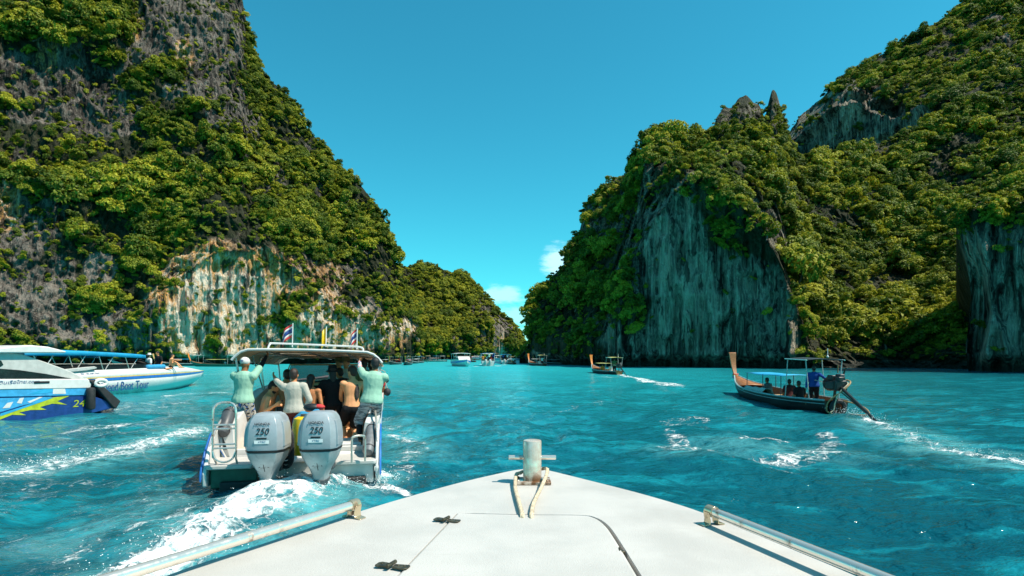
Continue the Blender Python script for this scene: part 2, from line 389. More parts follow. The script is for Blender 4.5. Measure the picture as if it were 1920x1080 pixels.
def plant(cl, name, label, n_tree, n_shrub, size, seed, n_single=0, regions=None, shrub_on_rock=0.10, zmin=2.2, big=None):
    rg = np.random.default_rng(seed); pos, nrm = cl['pos'], cl['nrm']
    clump = 0.05+1.5*sstep(fbm(pos*np.array([.10, .10, .13]), 3, seed+3, .6), -0.30, 0.30)
    fieldn = fbm(pos*0.06, 2, seed+5); fieldn = 0.72+0.75*sstep(fieldn, -.35, .4)
    if big: fieldn = fieldn*(1+sum(a*np.exp(-((cl['px']-x)/rx)**2-((cl['py']-y)/ry)**2) for x, y, rx, ry, a in big))
    slope = np.clip(nrm[:, 2], -0.4, 1)
    wt = cl['area']*cl['veg']**2*clump*(pos[:, 2] > zmin+1.5)*~((cl['px'] > 1335) & (cl['px'] < 1480) & (cl['py'] < 238))*(0.35+np.clip(slope+0.35, 0, 1))*(pos[:, 2] > zmin)
    def pick(wgt, k):
        return rg.choice(len(wgt), size=k, p=wgt/wgt.sum())
    it = pick(wt, n_tree)
    ws = cl['area']*(cl['veg']*0.7+shrub_on_rock)*(0.3+clump)*(0.5+np.clip(slope+0.4, 0, 1))*(pos[:, 2] > zmin-0.6)*~((cl['px'] > 1340) & (cl['px'] < 1476) & (cl['py'] < 200))
    is_ = pick(ws, n_shrub)
    def frame(i, s, sink):
        p = pos[i]+rg.normal(size=(len(i), 3))*0.35; nn = nrm[i].copy(); nn[:, 2] *= 0.35
        p = p+nn*(s*0.30)[:, None]+np.array([0, 0, 1])*(s*sink)[:, None]
        tilt = 0.7*nn+rg.normal(size=nn.shape)*.12
        rot = np.stack([-tilt[:, 1], tilt[:, 0], rg.random(len(i))*6.283], axis=1)
        return p, rot
    st = size*fieldn[it]*(0.45+1.0*rg.random(n_tree)**2.2); pt, rt = frame(it, st, -0.25)
    sc = np.stack([st*(0.9+.3*rg.random(n_tree)), st*(0.9+.3*rg.random(n_tree)), st*(0.75+0.7*rg.random(n_tree))], axis=1)
    ss = size*0.42*(0.4+1.1*rg.random(n_shrub)**1.6); ps, rs = frame(is_, ss, -0.2)
    ssc = np.stack([ss, ss, ss*(0.7+0.5*rg.random(n_shrub))], axis=1)
    # crowns behind the crest
    nb = n_tree//7; ib = rg.integers(0, len(cl['back']), nb); ib = ib[~((960+F*cl['back'][ib][:, 0]/cl['back'][ib][:, 1] > 1325) & (960+F*cl['back'][ib][:, 0]/cl['back'][ib][:, 1] < 1490))]; nb = len(ib); pb = cl['back'][ib]+rg.normal(size=(nb, 3))*1.2; sb = size*(0.5+0.6*rg.random(nb))
    rb = np.stack([0*sb, 0*sb, rg.random(nb)*6.28], axis=1)
    kt = rg.integers(0, len(CROWNS), n_tree); ks = len(CROWNS)+rg.integers(0, len(SHRUBS), n_shrub); kb = rg.integers(0, len(CROWNS), nb)
    keep = np.ones(n_tree, bool)
    if n_single:
        # the crowns that show largest stand as single trees
        show = st/np.linalg.norm(pt, axis=1)*np.where((cl['px'][it] > 5) & (cl['px'][it] < 1915) & (cl['py'][it] > 5), 1, 0.01)
        order = np.argsort(-show)[:n_single]
        for j in order:
            for (x0, y0, x1, y1, lab, grp) in regions:
                if x0 <= cl['px'][it[j]] < x1 and y0 <= cl['py'][it[j]] < y1:
                    TREES.append((pt[j], rt[j], sc[j], int(kt[j]), lab, grp)); keep[j] = False; break
    ob = gn_scatter(name, np.concatenate([pt[keep], ps, pb]), np.concatenate([rt[keep], rs, rb]), np.concatenate([sc[keep], ssc, np.stack([sb, sb, sb*.9], 1)]),
                    np.concatenate([kt[keep], ks, kb]), M_leaf)
    tag(ob, label, kind='stuff'); ob['category'] = 'jungle'
    return ob

# left wall of the bay
L_sky = [(-260, -300), (0, -170), (300, -120), (430, -60), (452, -10), (458, 20), (465, 60), (480, 112), (500, 150), (530, 170), (555, 202), (575, 240), (600, 268), (640, 312), (680, 352), (710, 387), (725, 425), (737, 455), (742, 492), (752, 522), (768, 550), (780, 585), (788, 625), (792, 662)]
L_base = [(-260, 92), (0, 104), (200, 110), (400, 118), (600, 132), (720, 142), (760, 150), (792, 162)]
L_top = [(-260, 130), (0, 142), (300, 158), (455, 168), (560, 165), (650, 162), (742, 158), (770, 160), (792, 164)]
L_rock = [(125, 160, 95, 85), (215, 205, 60, 50, .9), (290, 95, 60, 60, .8), (335, 30, 100, 60), (390, 95, 60, 75), (440, 45, 26, 70, .8), (420, 190, 40, 50, .85), (345, 170, 45, 28, .7),
          (20, 130, 30, 45, .8), (55, 300, 40, 35, .6), (12, 420, 40, 70, .9), (50, 470, 45, 60, .6), (90, 600, 80, 45, .8), (30, 540, 60, 70, .85), (110, 520, 40, 50, .6), (300, 560, 30, 60, .6), (185, 515, 34, 46, .95), (100, 405, 30, 40, .5),
          (440, 545, 105, 100), (560, 520, 30, 50, .7), (610, 520, 34, 60, .8), (350, 600, 40, 60, .7), (200, 610, 130, 40, .8), (560, 625, 200, 34, .85), (700, 575, 34, 50, .8), (660, 500, 24, 40, .6), (735, 625, 36, 36, .75), (690, 640, 60, 20, .8), (640, 600, 80, 50, .75),
          (572, 300, 12, 44, .75, 15), (598, 350, 14, 40, .7), (520, 330, 20, 40, .55), (470, 250, 20, 50, .55), (690, 470, 12, 36, .5), (640, 440, 12, 30, .5)]
L_ochre = [(440, 570, 140, 110, 1.2), (385, 600, 50, 60, 1.2), (85, 100, 22, 40, .8), (252, 45, 14, 46, .8), (345, 110, 20, 22, .7), (610, 540, 40, 50, .6), (720, 620, 60, 45, .9), (8, 350, 24, 60, .9), (10, 400, 20, 40), (340, 580, 20, 40), (560, 640, 200, 22, .5), (650, 615, 120, 55, 1.1), (560, 590, 70, 60, .9)]
L_pale = [(450, 590, 110, 80, 1.0), (650, 615, 120, 55, .8), (190, 515, 40, 50, .9), (700, 590, 90, 70, .7), (60, 580, 110, 60, .4), (200, 630, 160, 40, .6), (600, 620, 180, 50, .55), (380, 60, 60, 60, .35)]
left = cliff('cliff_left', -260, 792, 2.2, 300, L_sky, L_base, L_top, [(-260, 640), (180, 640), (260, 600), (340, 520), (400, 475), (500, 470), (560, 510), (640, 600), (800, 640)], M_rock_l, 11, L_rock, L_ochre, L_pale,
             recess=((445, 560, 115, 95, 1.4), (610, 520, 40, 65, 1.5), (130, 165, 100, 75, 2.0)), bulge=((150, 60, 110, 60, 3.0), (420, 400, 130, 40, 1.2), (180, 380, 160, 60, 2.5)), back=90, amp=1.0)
# far headland closing the bay
f_sky = [(690, 505), (745, 498), (790, 500), (830, 507), (860, 512), (880, 524), (905, 552), (930, 575), (955, 600), (970, 620), (978, 642), (984, 668)]
head = cliff('headland_far', 690, 984, 1.6, 130, f_sky, [(690, 215), (800, 225), (900, 245), (984, 275)], [(690, 265), (850, 275), (984, 282)], [(690, 660), (840, 640), (900, 600), (984, 640)], M_rock_l, 31,
             [(930, 625, 34, 34, .9), (900, 585, 22, 26, .6), (880, 640, 60, 14, .7), (812, 548, 8, 20, .6)], [(945, 640, 14, 22, .8)], [(930, 630, 40, 36, .8)], back=120, amp=1.3)
# right side: nose with the streaked wall, valley slope and ridge
r_sky = [(974, 668), (982, 640), (984, 600), (980, 577), (990, 556), (1005, 536), (1030, 511), (1045, 492), (1064, 470), (1075, 441), (1085, 396), (1091, 371), (1120, 346), (1150, 327), (1179, 316), (1185, 300), (1195, 281), (1200, 258), (1215, 250), (1250, 246), (1280, 257), (1300, 264), (1336, 240), (1343, 216), (1356, 196), (1370, 200), (1384, 178), (1400, 172), (1412, 186), (1424, 190), (1434, 222), (1440, 195), (1448, 168), (1455, 172), (1460, 186), (1467, 212), (1474, 262), (1500, 305), (1530, 302), (1590, 282), (1660, 266), (1720, 238), (1800, 186), (1860, 148), (1920, 108), (2160, -20)]
r_base = [(974, 142), (1000, 134), (1060, 117), (1150, 101), (1300, 92), (1480, 86), (1560, 88), (1700, 90), (1800, 82), (2160, 72)]
r_top = [(974, 150), (1050, 155), (1100, 160), (1175, 150), (1200, 130), (1300, 128), (1400, 138), (1460, 140), (1500, 150), (1600, 158), (1800, 165), (2160, 175)]
r_wall = [(974, 620), (1060, 640), (1130, 640), (1150, 600), (1175, 520), (1205, 440), (1235, 395), (1262, 362), (1292, 345), (1335, 352), (1385, 390), (1430, 432), (1462, 500), (1490, 570), (1515, 650), (1540, 690), (2160, 690)]
r_rock = [(1318, 565, 150, 185, 1.0), (1290, 440, 62, 72, 1.0), (1310, 640, 180, 70, 1.0), (1400, 222, 56, 36, .45), (1453, 235, 24, 55, .45), (1370, 215, 40, 20, .4), (1120, 420, 48, 50, .8), (1165, 360, 30, 40, .5), (1212, 290, 16, 48, .6), (1300, 300, 30, 20, .4), (1060, 672, 100, 12, .9), (1640, 684, 200, 8, .8), (1500, 300, 14, 40, .5)]
r_sky = [(x+(9 if x < 1200 else 0), y+(7 if x < 1430 else 0)) for x, y in r_sky]; r_sky[0] = (974, 668)
right = cliff('cliff_right', 974, 2160, 2.2, 290, r_sky, r_base, r_top, r_wall, M_rock_r, 57, r_rock, [(1500, 600, 30, 60, .3)], [(1285, 560, 70, 140, .45), (1420, 590, 60, 90, .1)],
              recess=((1318, 540, 160, 205, 4.0),), bulge=((1290, 330, 110, 28, 3.0), (1680, 450, 90, 160, -5.0), (1600, 560, 60, 80, 4.0), (1560, 400, 70, 60, 3.0)), back=80, amp=1.0)
h_sky = [(1440, 300), (1480, 246), (1500, 216), (1540, 186), (1570, 160), (1590, 141), (1640, 112), (1700, 76), (1750, 46), (1800, 21), (1830, 4), (1860, -20), (1940, -60), (2180, -160)]
hill = cliff('hill_behind', 1440, 2180, 2.6, 230, h_sky, [(1440, 262), (1500, 250), (1600, 222), (1750, 188), (1900, 180), (2180, 175)], [(1440, 268), (1500, 266), (1600, 262), (1750, 255), (1850, 262), (2180, 285)], [(1440, 300), (1500, 240), (1560, 190), (1600, 180), (1680, 205), (1760, 200), (1850, 170), (2180, 80)], M_rock_r, 83,
             [(1560, 240, 90, 70, 1.0), (1660, 240, 110, 48, 1.0), (1600, 205, 70, 46, 1.0), (1880, 45, 30, 26, .6), (1640, 300, 200, 50, .5)], [(1590, 185, 12, 30, .5)], [(1600, 200, 20, 40, .4)], back=120, amp=1.2,
             recess=((1600, 245, 130, 70, 10.0),), lean=-0.14)
b_sky = [(1786, 690), (1796, 520), (1792, 430), (1790, 385), (1800, 368), (1830, 355), (1870, 340), (1920, 318), (2200, 250)]
b_sky = [(1784, 640), (1788, 420), (1792, 385), (1800, 368), (1830, 355), (1870, 340), (1920, 318), (2200, 250)]
butt = cliff('buttress_right', 1784, 2200, 2.2, 200, b_sky, [(1784, 76), (1830, 72), (1920, 69), (2200, 62)], [(1784, 80), (1830, 79), (1920, 80), (2200, 80)], [(1784, 420), (1830, 400), (1920, 380), (2200, 300)], M_rock_r, 97,
             [(1810, 600, 90, 170, 1.0), (1850, 590, 90, 165, 1.0), (1960, 560, 120, 170, .9), (2100, 500, 120, 190, .8)], [], [(1825, 500, 26, 60, .5), (1880, 630, 60, 40, .35)], recess=((1822, 610, 34, 90, 3.5), (1930, 590, 60, 100, 2.0)), bulge=((1800, 440, 26, 50, 1.5),), back=40, amp=0.9, bend=[(340, 10), (385, 0), (430, 8), (480, 22), (520, 38), (600, 34), (650, 26), (700, 32)])

reg_l = [(0, 0, 330, 130, 'leafy tree on the vegetated ledges at the top left of the left cliff', 'trees on the top ledge of the left cliff'),
         (0, 130, 330, 420, 'leafy tree on the left cliff between the grey bare panel and the boats', 'trees on the middle of the left cliff'),
         (330, 0, 800, 430, 'leafy tree below the sloping skyline of the left cliff', 'trees under the skyline of the left cliff'),
         (0, 420, 330, 700, 'leafy tree low on the left cliff behind the two blue speedboats', 'trees low on the left cliff'),
         (330, 430, 800, 700, 'leafy tree around the ochre drip wall of the left cliff', 'trees around the ochre wall')]
reg_r = [(900, 0, 1240, 700, 'leafy tree on the left flank of the right cliff beside the gap', 'trees on the flank beside the gap'),
         (1240, 0, 1500, 420, 'yellow green tree on the brow above the streaked shady wall', 'trees above the streaked wall'),
         (1440, 0, 1960, 420, 'leafy tree on the upper slope to the right of the rock pinnacle', 'trees on the upper right slope'),
         (1240, 420, 1960, 700, 'leafy tree on the slope between the streaked wall and the right edge buttress', 'trees on the valley slope')]
plant(left, 'jungle_on_left_cliff', 'dense green jungle growing over the left cliff', 5200, 13000, 1.7, 201, 110, reg_l, 0.22, big=[(250, 330, 260, 110, .25), (100, 30, 150, 60, .2)])
plant(head, 'jungle_on_headland', 'dark green jungle covering the far headland', 3800, 4600, 2.1, 202, 0, None, 0.10)
plant(right, 'jungle_on_right_cliff', 'yellow green jungle covering the right cliff and its slope', 6200, 11000, 1.68, 203, 120, reg_r, 0.02, big=[(1640, 560, 150, 150, .45), (1080, 600, 90, 90, .2)])
plant(hill, 'jungle_on_hill', 'green jungle on the high hill behind the right cliff', 5000, 7000, 2.1, 204, 0, None, 0.06, 20)
plant(butt, 'jungle_on_buttress', 'bushes on top of the dark buttress at the right edge', 520, 700, 1.6, 205, 0, None, 0.03)
for (p, r_, s_, k, lab, grp) in TREES:
    o = thing('jungle_tree', p, 0, lab, 'tree', grp); o.rotation_euler = r_; o.scale = s_
    link(bpy.data.objects.new('crown', CROWNS[k]), o); link(bpy.data.objects.new('trunk', TRUNKS[k % 3]), o)
# ------------------------------------------------------------------ sea
def sea():
    fine = np.linspace(R(-46), R(46), 800); coarse = np.linspace(R(46), R(314), 70)[1:-1]
    th = np.concatenate([fine, coarse]); n = len(th)
    r = np.concatenate([[0.3, 1.5, 3.0, 4.2], F*H/np.arange(520, 14, -1.0), np.geomspace(F*H/13.5, 420, 40), np.geomspace(480, 9000, 14)])
    dr = np.gradient(r)
    RR, TT = np.meshgrid(r, th, indexing='ij'); X = (RR*np.sin(TT)).ravel(); Y = (RR*np.cos(TT)).ravel()
    DR = np.repeat(dr, n)
    rg = np.random.default_rng(5); Z = np.zeros_like(X)
    wx = X+0.5*vnoise(np.stack([X*.3, Y*.3, 0*X], 1), 3); wy = Y+0.5*vnoise(np.stack([X*.3, Y*.3, 0*X+9], 1), 4)
    for i in range(46):
        lam = 0.28*(28**(i/45)); a = 0.0062*lam**0.72*rg.uniform(.6, 1.2); d = R(200)+rg.normal()*0.75
        k = 2*math.pi/lam; att = np.clip((lam/np.maximum(DR, 1e-4)-2.5)/2.5, 0, 1)
        s = np.sin(k*(wx*math.cos(d)+wy*math.sin(d))+rg.uniform(0, 6.3))
        Z += att*a*(s+0.35*(1-2*np.abs(s)))*1.15*(0.6 if lam < .7 else 1.0)
    ch = fbm(np.stack([X*.9, Y*.55, 0*X], 1), 3, 8, ridged=True); Z += 0.028*ch*np.clip(1.2-DR*2, 0, 1)
    # foam: where boats have churned the surface
    PX = 960+F*X/np.maximum(Y, .5); PY = HZ+F*H/np.maximum(Y, .5); ok = Y > 3
    foam = np.zeros_like(X); aer = np.zeros_like(X)
    def strip(pts, strength, to='f', soft=0.5):
        nonlocal foam, aer
        pts = [(on_sea(a, b), wd) for a, b, wd in pts]; best = np.zeros_like(X)
        for (p, w0), (q, w1) in zip(pts[:-1], pts[1:]):
            dx, dy = q.x-p.x, q.y-p.y; L2 = dx*dx+dy*dy; u = np.clip(((X-p.x)*dx+(Y-p.y)*dy)/L2, 0, 1)
            dist = np.hypot(X-p.x-u*dx, Y-p.y-u*dy)/(w0+(w1-w0)*u)
            best = np.maximum(best, sstep(dist, 1.0, soft*0.4))
        if to == 'f': foam = np.maximum(foam, best*strength)
        else: aer = np.maximum(aer, best*strength)
    # wake of the white speedboat
    strip([(690, 893, .8), (640, 905, 1.1), (560, 925, 1.2), (470, 965, 1.1), (380, 1010, .95), (300, 1050, .8), (220, 1090, .7)], 1.05)
    strip([(520, 903, .5), (640, 900, .7), (720, 915, .45), (760, 925, .25)], 1.0)
    strip([(700, 890, .9), (560, 940, 1.6), (400, 1010, 1.5), (250, 1090, 1.2)], 1.0, 'a')
    # left: broken water between the boats
    strip([(-60, 892, .8), (80, 868, 1.3), (200, 850, 1.1), (290, 826, .8), (375, 803, .5)], .84)
    strip([(-60, 880, 1.5), (150, 860, 1.9), (380, 800, 1.1)], .9, 'a')
    strip([(30, 815, .5), (160, 800, 1.0), (260, 790, .8)], .66); strip([(230, 835, .35), (330, 812, .4), (375, 808, .3)], .55)
    strip([(60, 900, .4), (200, 888, .35)], .5); strip([(30, 985, .25), (140, 972, .25)], .45)
    strip([(150, 1012, .16), (260, 985, .2), (380, 955, .25)], .58); strip([(20, 1062, .14), (90, 1040, .18), (150, 1020, .2)], .6)
    strip([(215, 960, .8), (330, 925, .9)], .42); strip([(120, 1000, 1.1), (330, 930, 1.1)], .5, 'a')
    strip([(310, 740, .7), (420, 734, .7)], .75); strip([(325, 706, 1.1), (420, 700, .9)], .66); strip([(230, 765, .8), (370, 752, .7)], .45)
    # beside the white speedboat
    strip([(735, 800, .8), (790, 830, .7), (745, 880, .5)], .48); strip([(740, 790, 1.5), (790, 850, 1.2)], .5, 'a')
    # swirl in front of the longtail boat
    ring = [(1400+165*math.cos(a), 826+30*math.sin(a), .42) for a in np.linspace(-.5, 2.7, 16)]
    strip(ring, .66); strip([(1255, 810, .35), (1285, 835, .45), (1330, 852, .4), (1420, 857, .4), (1500, 858, .6), (1565, 850, .6)], .74)
    strip([(1388, 826, .25), (1400, 817, .25), (1440, 815, .25), (1470, 822, .3)], .72); strip([(1280, 790, 1.2), (1320, 785, .9)], .60)
    strip([(1290, 845, 1.6), (1400, 835, 2.2), (1560, 850, 1.5)], .55, 'a')
    # wake of the longtail boat
    strip([(1560, 772, .5), (1600, 772, .6), (1640, 792, .55), (1700, 812, .55), (1770, 838, .6), (1850, 852, .75), (1960, 872, .9)], .62)
    strip([(1770, 840, .35), (1830, 850, .5), (1900, 862, .5), (1990, 875, .5)], .95)
    strip([(1560, 772, .45), (1590, 775, .5)], .95); strip([(1625, 787, .35), (1660, 797, .4)], .95)
    strip([(1640, 792, 1.2), (1780, 840, 1.6), (1960, 870, 2.2)], .9, 'a')
    # wakes further out
    strip([(1160, 702, .7), (1190, 708, .9), (1225, 716, 1.2), (1262, 723, 1.6)], .92); strip([(1130, 705, 1.5), (1145, 708, 1.5)], .6)
    strip([(865, 684, 1.2), (905, 683, 1.0)], .9); strip([(892, 687, 1.0), (935, 686, 1.2)], .95); strip([(945, 684, 1.0), (978, 683, 1.0)], .85); strip([(1008, 686, .8), (1022, 686, .8)], .6)
    strip([(730, 716, 1.3), (790, 714, 1.3)], .55); strip([(660, 790, .8), (720, 786, .8)], .5); strip([(1500, 716, 1.0), (1560, 722, 1.0)], .35)
    strip([(1045, 768, 1.0), (1140, 752, 1.0)], .28); strip([(1720, 770, .8), (1860, 775, .8)], .30)
    # churn lifts the surface
    cn = fbm(np.stack([X*3.1, Y*3.1, 0*X], 1), 4, 22, ridged=True)
    Z += sstep(foam, .7, 1.0)*np.clip(1.1-DR*3, 0, 1)*(0.03+0.06*cn)
    Z += sstep(foam, .3, .8)*np.clip(1.1-DR*2, 0, 1)*0.03*fbm(np.stack([X*1.7, Y*1.7, 0*X+3], 1), 3, 23)
    Z += 0.20*np.exp(-((X+3.15)/1.25)**2-((Y-8.75)/.75)**2)+0.07*np.exp(-((X+3.5)/1.0)**2-((Y-7.2)/1.2)**2)      # stern wave
    # keep the water out of the boat under the camera
    Z = np.where((np.hypot(X, Y) < 3.4), -0.1, Z); Z[~ok] *= 0.4
    V = np.stack([X, Y, Z], 1); nr = len(r)
    i = (np.arange(nr-1)[:, None]*n); j = np.arange(n)[None]; jn = (j+1) % n
    faces = np.stack([(i+j).ravel(), (i+n+j).ravel(), (i+n+jn).ravel(), (i+jn).ravel()], 1)[:, ::-1]
    cap = len(V); V = np.concatenate([V, [[0, 0, -0.1]]])
    me = mesh_np('sea', V, faces, None, True, {'foam': np.append(foam, 0), 'aer': np.append(aer, 0)})
    m, t, b, o = material('turquoise_sea')
    pos = t.n('ShaderNodeNewGeometry').outputs['Position']
    fo = t.n('ShaderNodeAttribute', attribute_name='foam').outputs['Fac']; ae = t.n('ShaderNodeAttribute', attribute_name='aer').outputs['Fac']
    patch = t.noise(t.scale(pos, (0.4, 1.0, 1)), 0.8, 2.0, 0.6, 0.9); large = t.noise(pos, 0.028, 3.0, 0.6)
    mid = t.noise(t.scale(pos, (0.5, 1.0, 1)), 3.6, 3.0, 0.6, 0.8)
    k = t.math('ADD', t.math('MULTIPLY', patch, 0.72), t.math('MULTIPLY', mid, 0.28))
    c = t.mix(t.ss(k, 0.48, 0.62), rgb(0.002, 0.072, 0.100), rgb(0.006, 0.185, 0.230))  # lighter patches: sun scattered in smooth troughs, put into the colour
    sy = t.n('ShaderNodeSeparateXYZ'); t.set(sy.inputs[0], pos)
    shoal_sky = t.math('MULTIPLY', t.ss(t.math('ADD', sy.outputs[1], t.math('MULTIPLY', large, 30.0)), 16.0, 75.0), t.ss(t.math('ADD', sy.outputs[0], t.math('MULTIPLY', large, 40.0)), 75.0, 8.0))  # brighter far water: shallow sand plus low-sky reflection painted in
    c = t.mix(t.math('MULTIPLY', shoal_sky, 0.70), c, rgb(0.025, 0.52, 0.56))
    f1 = t.noise(pos, 1.5, 5.0, 0.68, 0.9)
    c = t.mix(t.math('MULTIPLY', t.math('MULTIPLY', ae, t.ss(f1, 0.30, 0.62)), 0.75), c, rgb(0.13, 0.46, 0.48))
    f2 = t.noise(pos, 6.5, 4.0, 0.65, 1.2)
    vor = t.n('ShaderNodeTexVoronoi', feature='DISTANCE_TO_EDGE'); vor.inputs['Scale'].default_value = 3.4
    wp = t.n('ShaderNodeTexNoise'); t.set(wp.inputs['Vector'], pos); wp.inputs['Scale'].default_value = 2.2; wp.inputs['Detail'].default_value = 3
    t.set(vor.inputs['Vector'], t.vmath('ADD', pos, t.vmath('MULTIPLY', wp.outputs['Color'], (.75, .75, .2))))
    web = t.ss(vor.outputs[0], 0.16, 0.0)
    q = t.math('ADD', t.math('MULTIPLY', f1, 0.62), t.math('MULTIPLY', f2, 0.38))
    q = t.math('ADD', q, t.math('MULTIPLY', web, 0.10))
    lim = t.math('SUBTRACT', 0.74, t.math('MULTIPLY', fo, 0.29))
    fm = t.ss(t.math('SUBTRACT', q, lim), -0.05, 0.16)
    fm = t.math('MULTIPLY', fm, t.ss(fo, 0.02, 0.25))
    # stray flecks of foam everywhere, doubling as painted sun sparkles
    fl = t.n('ShaderNodeTexVoronoi', feature='F1'); fl.inputs['Scale'].default_value = 1.5; t.set(fl.inputs['Vector'], t.vmath('ADD', pos, t.vmath('MULTIPLY', wp.outputs['Color'], (.3, .3, 0))))
    fk = t.math('MULTIPLY', t.ss(fl.outputs[0], 0.055, 0.02), t.ss(t.noise(pos, 0.30, 3.0, 0.6), 0.56, 0.66))
    fm = t.math('MAXIMUM', fm, t.math('MULTIPLY', fk, 0.6))
    c = t.mix(fm, c, rgb(0.90, 0.92, 0.91))
    t.set(b.inputs['Base Color'], c); t.set(b.inputs['Roughness'], t.math('ADD', t.ss(sy.outputs[1], 12.0, 110.0, 0.06, 0.32), t.math('MULTIPLY', fm, 0.5)))
    b.inputs['IOR'].default_value = 1.33; b.inputs['Specular IOR Level'].default_value = 0.5
    h = t.math('ADD', t.noise(t.scale(pos, (0.75, 1, 1)), 2.9, 4.0, 0.6, 0.15), t.math('MULTIPLY', t.noise(t.scale(pos, (.8, 1, 1)), 9.0, 2.0, 0.6, 0.0), 0.13))
    h = t.math('ADD', h, t.math('MULTIPLY', fm, 0.35))
    bm = t.n('ShaderNodeBump'); bm.inputs['Strength'].default_value = 1.0; bm.inputs['Distance'].default_value = 0.13
    t.set(bm.inputs['Height'], h); t.set(b.inputs['Normal'], bm.outputs[0])
    me.materials.append(m)
    return tag(link(bpy.data.objects.new('sea', me)), kind='structure')
sea()

# spray thrown up behind the outboards and along the wakes: uncountable droplets, one mass
def spray():
    rg = np.random.default_rng(77); V = []; Fc = []
    tet = np.array([[1, 1, 1], [1, -1, -1], [-1, 1, -1], [-1, -1, 1]], float)*.6; tf = np.array([[0, 1, 2], [0, 3, 1], [0, 2, 3], [1, 3, 2]])
    def seg(path, n, wd, h, r):
        for i in range(n):
            k = rg.integers(0, len(path)-1); f = rg.random(); a = on_sea(*path[k]); b = on_sea(*path[k+1]); p = a.lerp(b, f)
            x = p.x+rg.normal()*wd; y = p.y+rg.normal()*wd; z = abs(rg.normal())*h+.20*math.exp(-((x+3.15)/1.25)**2-((y-8.75)/.75)**2)
            q = tet*(r*(.4+rg.random()*.9)); V.append(q+np.array([x, y, z+.02])); Fc.append(tf+4*(len(V)-1))
    seg([(490, 905), (560, 905), (640, 900), (720, 905)], 1500, .22, .10, .010)
    seg([(700, 900), (600, 925), (480, 965), (380, 1012), (260, 1070)], 1600, .38, .045, .0075)
    seg([(0, 880), (120, 862), (250, 840), (380, 803)], 420, .45, .03, .011)
    seg([(1560, 772), (1600, 774), (1650, 795)], 260, .25, .10, .016); seg([(1650, 795), (1800, 845), (1920, 866)], 260, .35, .03, .012)
    me = mesh_np('spray', np.concatenate(V), np.concatenate(Fc), simple('spray_drops', (0.9, 0.93, 0.93), .3, var=.05), False)
    tag(link(bpy.data.objects.new('spray', me)), 'white spray droplets flying over the boat wakes', 'spray', kind='stuff')
spray()
